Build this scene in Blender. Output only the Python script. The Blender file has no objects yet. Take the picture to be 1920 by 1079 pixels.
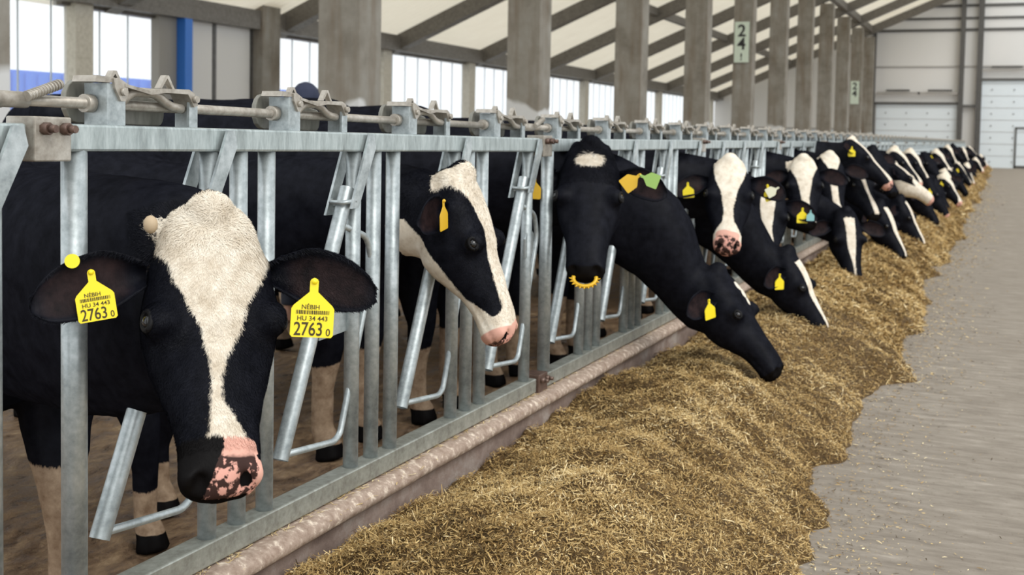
import bpy, bmesh, math, random
import numpy as np
from mathutils import Vector, Matrix, noise
random.seed(7); rng = np.random.default_rng(7)
SC = bpy.context.scene; COL = SC.collection
PI = math.pi
# ------------------------------------------------------------------ camera
CAMP = (1.587, 0.0, 1.28)
PSI, PIT, ROL, FPX, SY = .4074, .0522, .0188, 2130.8, 176.6
cam = bpy.data.cameras.new('camera'); camo = bpy.data.objects.new('camera', cam); COL.objects.link(camo)
cam.sensor_fit = 'HORIZONTAL'; cam.sensor_width = 36.0; cam.lens = FPX/1920*36.0
cam.shift_y = -SY/1920; cam.clip_end = 300; cam.clip_start = .05
camo.matrix_world = Matrix.Translation(CAMP) @ (Matrix.Rotation(PSI, 4, 'Z') @ Matrix.Rotation(PI/2-PIT, 4, 'X') @ Matrix.Rotation(ROL, 4, 'Z'))
cam.dof.use_dof = True; cam.dof.focus_distance = 2.45; cam.dof.aperture_fstop = 6.3
SC.camera = camo
# ------------------------------------------------------------------ world and light
W = bpy.data.worlds.new('world'); SC.world = W; W.use_nodes = True
W.node_tree.nodes['Background'].inputs[0].default_value = (.93, .97, 1, 1)
W.node_tree.nodes['Background'].inputs[1].default_value = 1.25
sun = bpy.data.lights.new('sun', 'SUN'); sun.energy = 1.3; sun.angle = math.radians(35); sun.color = (1, .97, .92)
suno = bpy.data.objects.new('sun', sun); COL.objects.link(suno)
suno.rotation_euler = Vector((-.62, .42, -.66)).to_track_quat('-Z', 'Y').to_euler()
SC.view_settings.view_transform = 'Standard'; SC.view_settings.look = 'None'
SC.view_settings.exposure = 0.15; SC.view_settings.gamma = 1.0; SC.view_settings.use_curve_mapping = False
try:
    SC.cycles.max_bounces = 6; SC.cycles.diffuse_bounces = 3; SC.cycles.transparent_max_bounces = 12
except Exception: pass

# ------------------------------------------------------------------ materials
class NT:
    def __init__(s, name):
        s.m = bpy.data.materials.new(name); s.m.use_nodes = True
        s.t = s.m.node_tree; s.b = s.t.nodes['Principled BSDF']
    def n(s, ty, **kw):
        nd = s.t.nodes.new(ty)
        for k, v in kw.items():
            if hasattr(nd, k): setattr(nd, k, v)
        return nd
    def l(s, a, b): s.t.links.new(a, b)
    def coord(s, which='Object', scale=(1, 1, 1)):
        tc = s.n('ShaderNodeTexCoord'); mp = s.n('ShaderNodeMapping'); mp.inputs['Scale'].default_value = scale
        s.l(tc.outputs[which], mp.inputs['Vector']); return mp.outputs[0]
    def noise(s, vec, sc, det=4, rough=.55):
        nd = s.n('ShaderNodeTexNoise'); nd.inputs['Scale'].default_value = sc
        nd.inputs['Detail'].default_value = det; nd.inputs['Roughness'].default_value = rough
        s.l(vec, nd.inputs['Vector']); return nd.outputs['Fac']
    def ramp(s, fac, stops):
        nd = s.n('ShaderNodeValToRGB'); cr = nd.color_ramp
        while len(cr.elements) < len(stops): cr.elements.new(.5)
        for e, (p, c) in zip(cr.elements, stops):
            e.position = p; e.color = (*c, 1) if len(c) == 3 else c
        s.l(fac, nd.inputs[0]); return nd.outputs[0]
    def mix(s, fac, a, b, mode='MIX'):
        nd = s.n('ShaderNodeMix', data_type='RGBA', blend_type=mode)
        for i, v in ((0, fac), (6, a), (7, b)):
            if hasattr(v, 'links') or hasattr(v, 'node'): s.l(v, nd.inputs[i])
            elif i == 0: nd.inputs[0].default_value = v
            else: nd.inputs[i].default_value = (*v, 1)
        return nd.outputs[2]
    def math(s, op, a, b=None, clamp=False):
        nd = s.n('ShaderNodeMath', operation=op, use_clamp=clamp)
        for i, v in ((0, a), (1, b)):
            if v is None: continue
            if hasattr(v, 'node'): s.l(v, nd.inputs[i])
            else: nd.inputs[i].default_value = v
        return nd.outputs[0]
    def bump(s, h, strength=.3, dist=.01):
        nd = s.n('ShaderNodeBump'); nd.inputs['Strength'].default_value = strength; nd.inputs['Distance'].default_value = dist
        s.l(h, nd.inputs['Height']); s.l(nd.outputs[0], s.b.inputs['Normal'])
    def attr(s, name):
        nd = s.n('ShaderNodeAttribute'); nd.attribute_name = name; return nd.outputs['Fac']
    def base(s, c):
        if hasattr(c, 'node'): s.l(c, s.b.inputs['Base Color'])
        else: s.b.inputs['Base Color'].default_value = (*c, 1)
    def set(s, rough=.6, metal=0., spec=.5):
        s.b.inputs['Roughness'].default_value = rough; s.b.inputs['Metallic'].default_value = metal
        s.b.inputs['Specular IOR Level'].default_value = spec

def sr(r, g, b):
    f = lambda c: (c/255/12.92) if c/255 <= .04045 else ((c/255+.055)/1.055)**2.4
    return (f(r), f(g), f(b))

def mat_simple(name, c, rough=.6, metal=0., spec=.5):
    t = NT(name); t.base(c); t.set(rough, metal, spec); return t.m
def mat_galv(name, c1, c2, c3, rough=.42, metal=.75, vs=(1, 1, 1)):
    t = NT(name); v = t.coord('Object', vs); n1 = t.noise(v, 14, 5, .65); n2 = t.noise(v, 70, 3, .6)
    c = t.ramp(n1, [(.3, c1), (.52, c2), (.72, c3)])
    c = t.mix(.35, c, t.ramp(n2, [(.3, c1), (.7, c3)]))
    t.base(c); t.set(rough, metal, .5)
    t.l(t.ramp(n1, [(.3, (.5,)*3), (.7, (.33,)*3)]), t.b.inputs['Roughness'])
    t.bump(n2, .12, .002); return t.m
M = {}
M['galv'] = mat_galv('galvanised_steel', sr(126, 134, 135), sr(172, 180, 181), sr(202, 208, 208), .42, .55)
M['galv_rail'] = mat_galv('galvanised_rail', sr(130, 138, 137), sr(168, 178, 177), sr(196, 204, 202), .45, .5, (1, 2.2, .5))
M['galv_dirty'] = mat_galv('dusty_galvanised', sr(120, 112, 100), sr(168, 160, 148), sr(195, 190, 180), .6, .35)
M['galv_floor'] = mat_galv('scuffed_bottom_rail', sr(120, 118, 108), sr(162, 164, 155), sr(190, 194, 186), .55, .5)
M['rust'] = mat_galv('rusty_bolt', sr(70, 50, 42), sr(105, 82, 72), sr(130, 110, 98), .7, .4)
M['drum'] = mat_galv('dusty_grey_drum', sr(92, 90, 82), sr(128, 126, 116), sr(146, 144, 134), .7, .3, (1, 1, .3))

def mat_concrete():
    t = NT('column_concrete'); tc = t.n('ShaderNodeTexCoord'); g = t.n('ShaderNodeNewGeometry')
    v = g.outputs['Position']
    n1 = t.noise(v, 1.6, 6, .65); mp = t.n('ShaderNodeMapping'); mp.inputs['Scale'].default_value = (3, 3, .35); t.l(v, mp.inputs[0])
    n2 = t.noise(mp.outputs[0], 2.0, 5, .6)
    c = t.ramp(n1, [(.25, sr(108, 101, 90)), (.5, sr(138, 133, 123)), (.75, sr(156, 153, 145))])
    c = t.mix(t.ramp(n2, [(.45, (0, 0, 0)), (.75, (.75,)*3)]), c, sr(112, 96, 78))
    sep = t.n('ShaderNodeSeparateXYZ'); t.l(v, sep.inputs[0])
    h = t.math('ADD', sep.outputs[2], t.math('MULTIPLY', t.noise(v, 1.3, 2), -1.1))
    f = t.math('MULTIPLY', t.math('SUBTRACT', 1.05, h), 14, True)
    c = t.mix(f, c, sr(205, 205, 203)); t.base(c); t.set(.85, 0, .2); t.bump(n1, .4, .01); return t.m
M['concrete'] = mat_concrete()
def mat_passage():
    t = NT('passage_concrete'); v = t.n('ShaderNodeNewGeometry').outputs['Position']
    mp = t.n('ShaderNodeMapping'); mp.inputs['Scale'].default_value = (1.0, 3.6, 1); t.l(v, mp.inputs[0])
    a = t.noise(mp.outputs[0], 5.0, 7, .72); b = t.noise(v, 1.1, 4); c3 = t.noise(v, 55, 2)
    c = t.ramp(a, [(.3, sr(116, 107, 96)), (.5, sr(142, 133, 121)), (.62, sr(156, 147, 135)), (.74, sr(188, 179, 165))])
    c = t.mix(t.ramp(b, [(.35, (.0,)*3), (.7, (.45,)*3)]), c, sr(128, 118, 106))
    c = t.mix(t.ramp(c3, [(.62, (0,)*3), (.75, (.5,)*3)]), c, sr(96, 82, 66))
    t.base(c); t.set(.8, 0, .2); t.bump(a, .35, .004); return t.m
M['passage'] = mat_passage()
def mat_kerb():
    t = NT('worn_kerb_concrete'); v = t.n('ShaderNodeNewGeometry').outputs['Position']
    sep = t.n('ShaderNodeSeparateXYZ'); t.l(v, sep.inputs[0])
    a = t.noise(v, 5, 6, .7); b = t.noise(v, 38, 4, .7)
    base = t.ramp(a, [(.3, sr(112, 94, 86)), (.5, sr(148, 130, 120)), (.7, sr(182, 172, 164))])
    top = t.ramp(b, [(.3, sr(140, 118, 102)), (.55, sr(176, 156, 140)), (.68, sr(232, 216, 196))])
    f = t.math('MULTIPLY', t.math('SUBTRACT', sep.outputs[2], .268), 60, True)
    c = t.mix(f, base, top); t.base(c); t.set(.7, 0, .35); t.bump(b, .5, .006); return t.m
M['kerb'] = mat_kerb()
def mat_manure():
    t = NT('wet_slurry_floor'); v = t.n('ShaderNodeNewGeometry').outputs['Position']
    mp = t.n('ShaderNodeMapping'); mp.inputs['Scale'].default_value = (2.2, 1, 1); mp.inputs['Rotation'].default_value = (0, 0, .3); t.l(v, mp.inputs[0])
    a = t.noise(mp.outputs[0], 7, 7, .72); b = t.noise(v, 60, 4, .7)
    c = t.ramp(a, [(.3, sr(66, 50, 38)), (.46, sr(122, 97, 74)), (.62, sr(164, 136, 104)), (.76, sr(206, 182, 146))])
    c = t.mix(t.ramp(b, [(.55, (0,)*3), (.75, (.6,)*3)]), c, sr(176, 150, 112))
    t.base(c); t.l(t.ramp(a, [(.35, (.22,)*3), (.6, (.6,)*3)]), t.b.inputs['Roughness'])
    hh = t.math('ADD', a, t.math('MULTIPLY', b, .35)); t.bump(hh, .9, .02); return t.m
M['manure'] = mat_manure()
def mat_hay(name, vary):
    t = NT(name); v = t.n('ShaderNodeNewGeometry').outputs['Position']
    if vary:
        f = t.attr('tint')
        c = t.ramp(f, [(0, sr(76, 60, 38)), (.22, sr(130, 101, 58)), (.5, sr(184, 153, 98)), (.78, sr(218, 190, 134)), (1, sr(244, 224, 178))])
    else:
        a = t.noise(v, 60, 5, .8); b = t.noise(v, 5, 3)
        c = t.ramp(a, [(.3, sr(62, 48, 30)), (.5, sr(104, 82, 52)), (.7, sr(150, 122, 80))]); t.bump(a, .8, .02)
    t.base(c); t.set(.75, 0, .25); return t.m
M['hay'] = mat_hay('chopped_feed_base', False); M['straw'] = mat_hay('chopped_feed_strand', True)

def mat_coat(name='holstein_coat'):
    t = NT(name); v = t.coord('Object')
    w = t.attr('white'); pk = t.attr('pink'); ea = t.attr('earin'); gl = t.attr('hoof')
    mp = t.n('ShaderNodeMapping'); mp.inputs['Scale'].default_value = (3, 3, 1); t.l(v, mp.inputs[0])
    n = t.noise(mp.outputs[0], 60, 4, .7); n2 = t.noise(v, 26, 4, .65)
    s = t.math('ADD', w, t.math('MULTIPLY', t.math('SUBTRACT', n, .5), .022))
    f = t.math('ADD', t.math('MULTIPLY', s, 160), .5, True)
    white = t.ramp(n2, [(.3, sr(205, 190, 168)), (.5, sr(228, 216, 197)), (.7, sr(242, 233, 217))])
    black = t.ramp(n2, [(.3, sr(9, 10, 16)), (.7, sr(24, 25, 32))])
    dirt = t.attr('dirt'); white = t.mix(dirt, white, t.ramp(n2, [(.3, sr(136, 112, 90)), (.7, sr(188, 164, 138))])); c = t.mix(f, black, white)
    spots = t.ramp(t.noise(v, 42, 4, .6), [(.44, (0, 0, 0)), (.49, (1, 1, 1))])
    pinkc = t.mix(spots, sr(226, 168, 152), sr(64, 46, 42))
    nn = t.math('MULTIPLY', t.math('SUBTRACT', n2, .5), .5); pk2 = t.math('ADD', pk, t.math('MULTIPLY', nn, .35)); half = t.math('MULTIPLY', t.math('SUBTRACT', pk2, .12), 14, True); deep = t.math('MULTIPLY', t.math('SUBTRACT', pk2, .5), 9, True)
    gl = t.math('MULTIPLY', t.math('SUBTRACT', t.math('ADD', gl, nn), .45), 7, True)
    pc = t.mix(half, c, sr(224, 172, 154)); pc = t.mix(deep, pc, pinkc)
    c = t.mix(ea, pc, t.ramp(n2, [(.3, sr(22, 17, 18)), (.7, sr(52, 38, 37))]))
    c = t.mix(gl, c, sr(15, 13, 13))
    t.base(c); t.set(.62, 0, .28)
    t.bump(n, .25, .003)
    df = t.n('ShaderNodeBsdfDiffuse'); gs = t.n('ShaderNodeBsdfGlossy'); gs.inputs['Roughness'].default_value = .5
    t.l(c, df.inputs[0]); nl = t.b.inputs['Normal'].links[0].from_socket; t.l(nl, df.inputs['Normal']); t.l(nl, gs.inputs['Normal'])
    mx = t.n('ShaderNodeMixShader'); mx.inputs[0].default_value = .008; t.l(df.outputs[0], mx.inputs[1]); t.l(gs.outputs[0], mx.inputs[2])
    t.l(mx.outputs[0], t.t.nodes['Material Output'].inputs[0])
    return t.m
M['coat'] = mat_coat()
M['eye'] = mat_simple('dark_glossy_eye', (.006, .005, .005), .06, 0, .7)
M['skin_dark'] = mat_simple('dark_skin', sr(14, 13, 14), .6, 0, .2)
M['tag'] = mat_simple('yellow_tag_plastic', sr(246, 222, 30), .38, 0, .5)
M['tag_o'] = mat_simple('amber_tag_plastic', sr(226, 180, 44), .4)
M['tag_g'] = mat_simple('pale_green_tag_plastic', sr(150, 186, 96), .4)
M['tag_w'] = mat_simple('white_tag_plastic', sr(226, 224, 196), .4)
M['tag_b'] = mat_simple('pale_blue_tag_plastic', sr(140, 190, 190), .4)
M['ink'] = mat_simple('black_print', sr(60, 48, 8), .6)
M['ring'] = mat_simple('yellow_nose_ring', sr(226, 178, 34), .35, .1)
M['horn'] = mat_simple('horn_stub', sr(186, 164, 134), .6)

# ------------------------------------------------------------------ helpers
def link(name, me, mat=None, parent=None, smooth=False):
    o = bpy.data.objects.new(name, me); COL.objects.link(o)
    if mat is not None and not me.materials: me.materials.append(mat)
    if parent is not None: o.parent = parent
    if smooth: me.polygons.foreach_set('use_smooth', [True]*len(me.polygons))
    return o
def tag(o, label=None, cat=None, group=None, kind=None):
    for k, v in (('label', label), ('category', cat), ('group', group), ('kind', kind)):
        if v: o[k] = v
    return o
def empty(name, loc=(0, 0, 0), rz=0):
    o = bpy.data.objects.new(name, None); COL.objects.link(o); o.location = loc; o.rotation_euler = (0, 0, rz); o.empty_display_size = .1
    return o
def copy_tree(o, parent=None):
    c = o.copy(); COL.objects.link(c)
    if parent is not None: c.parent = parent
    for ch in list(o.children): copy_tree(ch, c)
    return c
def bm_mesh(bm, name='m', bevel=0):
    if bevel:
        bmesh.ops.bevel(bm, geom=bm.edges[:], offset=bevel, segments=2, profile=.5, affect='EDGES')
    bmesh.ops.recalc_face_normals(bm, faces=bm.faces)
    me = bpy.data.meshes.new(name); bm.to_mesh(me); bm.free(); return me
def add_box(bm, lo, hi, rot=None):
    vs = [bm.verts.new(((lo, hi)[i][0], (lo, hi)[j][1], (lo, hi)[k][2])) for i in (0, 1) for j in (0, 1) for k in (0, 1)]
    for f in ((0, 1, 3, 2), (4, 6, 7, 5), (0, 4, 5, 1), (2, 3, 7, 6), (0, 2, 6, 4), (1, 5, 7, 3)): bm.faces.new([vs[i] for i in f])
    if rot is not None: bmesh.ops.transform(bm, matrix=rot, verts=vs)
    return vs
def box(name, lo, hi, mat, parent=None, bevel=0):
    bm = bmesh.new(); add_box(bm, lo, hi); return link(name, bm_mesh(bm, name, bevel), mat, parent)
def add_poly(bm, pts, axis, a, b):
    """extrude a closed 2D outline between a and b along axis (0,1,2); pts are the other two coordinates in order"""
    def mk(p, t):
        q = [0, 0, 0]; q[axis] = t; o = [i for i in range(3) if i != axis]; q[o[0]] = p[0]; q[o[1]] = p[1]; return bm.verts.new(q)
    A = [mk(p, a) for p in pts]; B = [mk(p, b) for p in pts]; n = len(pts)
    for i in range(n): bm.faces.new((A[i], A[(i+1) % n], B[(i+1) % n], B[i]))
    bm.faces.new(A[::-1]); bm.faces.new(B)
    return A+B
def add_tube(bm, pts, r, seg=14, cap=True):
    pts = [Vector(p) for p in pts]; n = len(pts); rs = r if hasattr(r, '__len__') else [r]*n
    t0 = (pts[1]-pts[0]).normalized(); ref = Vector((1, 0, 0)) if abs(t0.x) < .9 else Vector((0, 0, 1))
    u = (ref - t0*ref.dot(t0)).normalized(); rings = []
    for i in range(n):
        t = (pts[min(i+1, n-1)]-pts[max(i-1, 0)]).normalized()
        u = (u - t*u.dot(t)).normalized(); v = t.cross(u)
        rings.append([bm.verts.new(pts[i]+(u*math.cos(k*2*PI/seg)+v*math.sin(k*2*PI/seg))*rs[i]) for k in range(seg)])
    for a, b in zip(rings, rings[1:]):
        for k in range(seg): bm.faces.new((a[k], a[(k+1) % seg], b[(k+1) % seg], b[k])).smooth = True
    if cap: bm.faces.new(rings[0][::-1]); bm.faces.new(rings[-1])
def tube(name, pts, r, mat, parent=None, seg=14):
    bm = bmesh.new(); add_tube(bm, pts, r, seg); me = bm_mesh(bm, name)
    return link(name, me, mat, parent)
def smooth_path(pts, rad, n=5):
    """round the corners of a polyline"""
    P = [Vector(p) for p in pts]; out = [P[0]]
    for a, b, c in zip(P, P[1:], P[2:]):
        d1 = (a-b).normalized(); d2 = (c-b).normalized(); r = min(rad, (a-b).length*.45, (c-b).length*.45)
        s, e = b+d1*r, b+d2*r
        for i in range(n+1):
            t = i/n; out.append(s*(1-t)**2+b*2*t*(1-t)+e*t*t)
    out.append(P[-1]); return out
def eval_mesh(o):
    dg = bpy.context.evaluated_depsgraph_get(); dg.update()
    return bpy.data.meshes.new_from_object(o.evaluated_get(dg))
def sm(a, b, x): t = np.clip((x-a)/(b-a), 0, 1); return t*t*(3-2*t)
def fbm(P, sc, seed=0, oc=3):
    """cheap smooth pseudo noise in numpy, about -1..1"""
    r = np.random.default_rng(seed); v = np.zeros(len(P)); amp = 1; tot = 0
    for o in range(oc):
        for k in range(5):
            d = r.normal(size=3); d /= np.linalg.norm(d); v += amp*np.sin(P@d*sc*(1+.35*r.random())+r.random()*6.28)
        tot += amp*2.2; sc *= 2.1; amp *= .55
    return v/tot

# ------------------------------------------------------------------ building shell
YE = 64.0; XW = -13.4; S = 5.2; YC0 = 11.2
def struct(o): o['kind'] = 'structure'; return o
struct(box('floor', (.05, -6, -.3), (9, YE+.3, 0), M['passage']))
# slurry alley and cow area, gently uneven
def grid_mesh(x0, x1, nx, ys, zf):
    xs = np.linspace(x0, x1, nx); ys = np.asarray(ys); X, Y = np.meshgrid(xs, ys); Z = zf(X, Y)
    V = np.stack([X.ravel(), Y.ravel(), Z.ravel()], 1); ny = len(ys)
    i = np.arange(ny*nx).reshape(ny, nx); F = np.stack([i[:-1, :-1].ravel(), i[:-1, 1:].ravel(), i[1:, 1:].ravel(), i[1:, :-1].ravel()], 1)
    me = bpy.data.meshes.new('g'); me.from_pydata(V.tolist(), [], F.tolist()); me.update(); return me
def zal(X, Y):
    P = np.stack([X.ravel(), Y.ravel(), 0*X.ravel()], 1)
    return (-.085+.012*fbm(P, 9, 3)+.006*fbm(P, 40, 4)).reshape(X.shape)
me = grid_mesh(-4.6, -.12, 170, np.concatenate([np.linspace(-1, 9, 360), np.linspace(9.1, YE, 160)]), zal)
struct(link('floor_alley', me, M['manure'], smooth=True)); me.name = 'floor_alley'
struct(box('floor_stalls', (XW-.2, -2, -.4), (-4.55, YE+.3, -.06), mat_simple('stall_floor', sr(120, 110, 98), .9)))
def corr_mat(name, c1, c2, sc, axis):
    t = NT(name); v = t.n('ShaderNodeNewGeometry').outputs['Position']; sep = t.n('ShaderNodeSeparateXYZ'); t.l(v, sep.inputs[0])
    w = t.math('SINE', t.math('MULTIPLY', sep.outputs[axis], sc)); n = t.noise(v, 1.2, 4)
    c = t.ramp(n, [(.3, c1), (.7, c2)]); t.base(c); t.set(.6, 0, .3); t.bump(w, .6, .03); return t.m
M['roof'] = corr_mat('cream_roof_sheet', sr(228, 214, 186), sr(244, 234, 212), 2*PI/.25, 1)
_t = bpy.data.materials['cream_roof_sheet'].node_tree; _o = _t.nodes['Material Output']; _l = _t.nodes.new('ShaderNodeBsdfTranslucent'); _l.inputs[0].default_value = (.92, .84, .68, 1)
_x = _t.nodes.new('ShaderNodeMixShader'); _x.inputs[0].default_value = .45; _t.links.new(_t.nodes['Principled BSDF'].outputs[0], _x.inputs[1]); _t.links.new(_l.outputs[0], _x.inputs[2]); _t.links.new(_x.outputs[0], _o.inputs[0])
M['endwall'] = mat_simple('white_wall_panel', sr(222, 220, 216), .5)
M['door_white'] = mat_simple('white_door_section', sr(226, 234, 238), .42)
M['darksteel'] = mat_galv('dark_grey_frame', sr(72, 70, 68), sr(92, 90, 87), sr(110, 108, 104), .6, .3)
M['beam'] = mat_galv('grey_concrete_beam', sr(84, 79, 72), sr(108, 103, 95), sr(126, 121, 113), .8, 0.)
M['seam'] = mat_simple('panel_seam', sr(168, 164, 158), .7)
# roof slab (underside visible) rising from the eave to the ridge
def roofz(x): return 3.75+.43*(x-XW)
bm = bmesh.new(); q = [bm.verts.new(p) for p in ((XW-.8, 6, roofz(XW-.8)+.03), (1.0, 6, roofz(1.0)+.03), (1.0, YE+.3, roofz(1.0)+.03), (XW-.8, YE+.3, roofz(XW-.8)+.03))]; bm.faces.new(q)
struct(link('ceiling', bm_mesh(bm), M['roof']))
def rafter(y, nm, w=.17, h=.42):
    bm = bmesh.new(); x0, x1 = XW, 1.0
    add_poly(bm, [(x0, roofz(x0)-h), (x1, roofz(x1)-h), (x1, roofz(x1)), (x0, roofz(x0))], 1, y-w, y+w)
    o = link('rafter', bm_mesh(bm), M['beam']); return o
ky = [YC0-.22+S*k for k in range(-1, 11)]
for i, y in enumerate(ky):
    o = rafter(y, i); tag(o, ['dark sloping roof beam above the column at the left photo edge', 'dark sloping roof beam above the wide brown-stained column', 'sloping roof beam meeting the top of the column left of the ringed black cow', 'sloping roof beam behind the column above the ringed cow', 'sloping roof beam just left of the nearer 24 board column'][i] if i < 5 else 'dark grey sloping roof beam beyond the nearer 24 board', 'roof beam', 'far sloping roof beams' if i >= 5 else None)
for x, hh, ww in ((XW+.15, .36, .16), (-9.2, .22, .09), (-5.1, .28, .12)):
    o = box('purlin', (x-ww, 8, roofz(x)-hh-.04), (x+ww, YE, roofz(x)-.0), M['beam'])
    tag(o, {XW+.15: 'long grey eave beam running above the side windows', -9.2: 'thin lengthwise roof beam between side wall and columns', -5.1: 'lengthwise roof beam resting above the column tops'}[x], 'roof beam')
# columns
for k in range(-1, 11):
    y1 = YC0+S*k; zt = roofz(-5.42)-.425
    o = box('concrete_column', (-5.42, y1-.46, -.1), (-4.88, y1, zt), M['concrete'], None, .012)
    nm = {-1: 'grey concrete column at the left edge of the photo, painted white lower down', 0: 'wide brown-stained concrete column behind the second gap in the fence',
          1: 'grey concrete column just left of the black cow with the nose ring', 2: 'grey concrete column above the black cow\'s right-hand ear',
          3: 'concrete column next before the one carrying the pale number board', 4: 'concrete column carrying the larger pale green 24 board',
          5: 'brown-stained concrete column next after the nearer 24 board', 9: 'far concrete column with the smaller number board', 10: 'last concrete column, beside the far white door'}
    tag(o, nm.get(k, ['', '', '', '', '', '', 'sixth-from-last clean grey column past the brown-stained one', 'narrow grey column in the middle of the far group', 'far column just before the small number board'][k] if 6 <= k <= 8 else ''), 'column')
# side wall: posts, low wall, lintel, translucent corrugated panels
struct(box('wall_left', (XW-.2, -2, -.3), (XW, YE+.2, .75), M['endwall']))
struct(box('wall_left', (XW-.2, 15, 3.36), (XW, YE+.2, roofz(XW)), M['beam']))
M['post'] = mat_galv('pale_wall_post', sr(176, 168, 150), sr(206, 199, 182), sr(220, 214, 198), .8, 0.)
def mat_window():
    t = NT('translucent_corrugated_panel'); out = t.t.nodes['Material Output']
    tr = t.n('ShaderNodeBsdfTransparent'); tr.inputs[0].default_value = (1, 1, 1, 1)
    tl = t.n('ShaderNodeBsdfTranslucent'); tl.inputs[0].default_value = (.9, .95, .97, 1)
    mx = t.n('ShaderNodeMixShader'); mx.inputs[0].default_value = .28
    t.l(tr.outputs[0], mx.inputs[1]); t.l(tl.outputs[0], mx.inputs[2]); t.l(mx.outputs[0], out.inputs[0]); return t.m
M['window'] = mat_window()
M['mullion'] = mat_simple('pale_panel_rib', sr(205, 212, 216), .6)
wn = 0
def window(y0, y1, z0=.75, z1=3.36):
    global wn; wn += 1
    n = max(8, int((y1-y0)/.05)); ys = np.linspace(y0, y1, n)
    bm = bmesh.new(); prev = None
    for y in ys:
        x = XW-.1+.018*math.sin(y*2*PI/.42)
        a, b = bm.verts.new((x, y, z0)), bm.verts.new((x, y, z1))
        if prev: bm.faces.new((prev[0], a, b, prev[1])).smooth = True
        prev = (a, b)
    o = struct(link('window_%d' % wn, bm_mesh(bm), M['window']))
    bm = bmesh.new(); y = y0+.35
    while y < y1-.2: add_box(bm, (XW-.085, y-.011, z0), (XW-.06, y+.011, z1)); y += .72
    link('panel_rib', bm_mesh(bm), M['mullion'], o)
posts = [15.45]+[20.75-.3+5.17*i for i in range(9)]
tag(box('wall_post', (XW-.15, 15.2, -.1), (XW+.12, 15.62, roofz(XW)), M['post']), 'pale wall post between the two windows showing blue, far left', 'post')
box_l = box('wall_post', (XW-.1, 20.3, -.1), (XW+.35, 20.95, 4.2), M['concrete'])
tag(box_l, 'grey wall post between the white sliding panels and the next window', 'post')
for i in range(1, 9):
    y = 20.72+5.17*i
    tag(box('wall_post', (XW-.15, y, -.1), (XW+.12, y+.42, 3.7), M['post']), 'pale side wall post between bright windows, number reading away from the wide stained column' if 0 else ['', 'pale post right beside the wide stained column', 'pale post dividing the bright windows between the first two grey columns', 'pale side wall post half hidden behind the second grey column', 'pale post dividing the bright windows before the column above the cow with the nose ring', 'pale side wall post in the far stretch of bright windows', 'pale side wall post in the far stretch of bright windows', 'pale side wall post in the far stretch of bright windows', 'pale side wall post in the far stretch of bright windows'][i], 'post', 'far side wall posts' if i > 4 else None)
window(8, 15.2, .75, 5); window(15.62, 17.35, .75, 5)
for i in range(8):
    y = 20.95 if i == 0 else 20.72+.42+5.17*i
    window(y, 20.72+5.17*(i+1))
# white sliding panels with blue jamb
struct(box('trim_1', (XW-.1, 17.35, 0), (XW+.1, 17.85, 4.2), mat_simple('grey_white_jamb', sr(150, 146, 138), .6)))
tag(box('blue_door_post', (XW-.1, 17.86, 0), (XW+.3, 18.08, 4.4), mat_simple('blue_paint', sr(52, 120, 210), .45)), 'narrow bright blue upright post left of the white sliding panels', 'post')
o = empty('sliding_panel', (XW, 18.1, 0)); tag(o, 'pair of tall white panels with dark frame on the side wall', 'panel')
for a, b in ((18.1-18.1, .86), (.98, 2.12)):
    p = box('panel', (0, a, .1), (.08, b, 3.55), M['endwall'], o)
box('frame', (-.02, -.02, 3.55), (.12, 2.2, 3.72), M['darksteel'], o); box('frame', (0, .87, .1), (.1, .97, 3.55), M['darksteel'], o); box('frame', (0, 2.13, .1), (.1, 2.22, 3.55), M['darksteel'], o)
# end wall
struct(box('wall_end', (XW-.2, YE, -.3), (12, YE+.25, 13), M['endwall']))
for i, (z, d) in enumerate(((1.9, .04), (4.05+1.2, .03), (7.15, .07), (7.75, .06), (8.4, .07), (9.4, .05))):
    x0 = XW if z < 4 else -5.2
    struct(box('trim_%d' % (i+2), (x0, YE-.06, z-d), (12 if z > 4 else -5.0, YE, z+d), M['seam'] if z < 7 else M['darksteel']))
struct(box('window_20', (XW+.4, YE-.03, .8), (-5.3, YE+.0, 1.85), M['door_white']))
def sect_door(n, x0, x1, z1, zh):
    d = struct(box('door_%d' % n, (x0, YE-.1, 0), (x1, YE-.02, z1), M['door_white']))
    bm = bmesh.new(); z = .62
    while z < z1-.1: add_box(bm, (x0, YE-.115, z-.008), (x1, YE-.1, z+.008)); z += .62
    link('section_seam', bm_mesh(bm), M['seam'], d)
    bm = bmesh.new(); z = .31
    while z < z1-.1:
        x = x0+.5
        while x < x1-.2: add_box(bm, (x-.025, YE-.13, z-.03), (x+.025, YE-.1, z+.03)); x += 1.05
        z += .62
    link('hinge', bm_mesh(bm), M['darksteel'], d)
    link('door_header', bm_mesh_box((x0-.1, YE-.2, z1), (x1+.1, YE-.02, z1+.12)), M['darksteel'], d)
    return d
def bm_mesh_box(lo, hi):
    bm = bmesh.new(); add_box(bm, lo, hi); return bm_mesh(bm)
sect_door(1, -4.8, -.72, 3.25, 0)
d2 = sect_door(2, .42, 5.4, 4.5, 0)
link('wicket_door_frame', (lambda b: (add_box(b, (2.08, YE-.15, 0), (2.16, YE-.1, 2.1)), add_box(b, (2.08, YE-.15, 2.04), (3.2, YE-.1, 2.12)), add_box(b, (2.08, YE-.15, .0), (3.2, YE-.1, .14)), bm_mesh(b))[-1])(bmesh.new()), M['darksteel'], d2)
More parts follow.
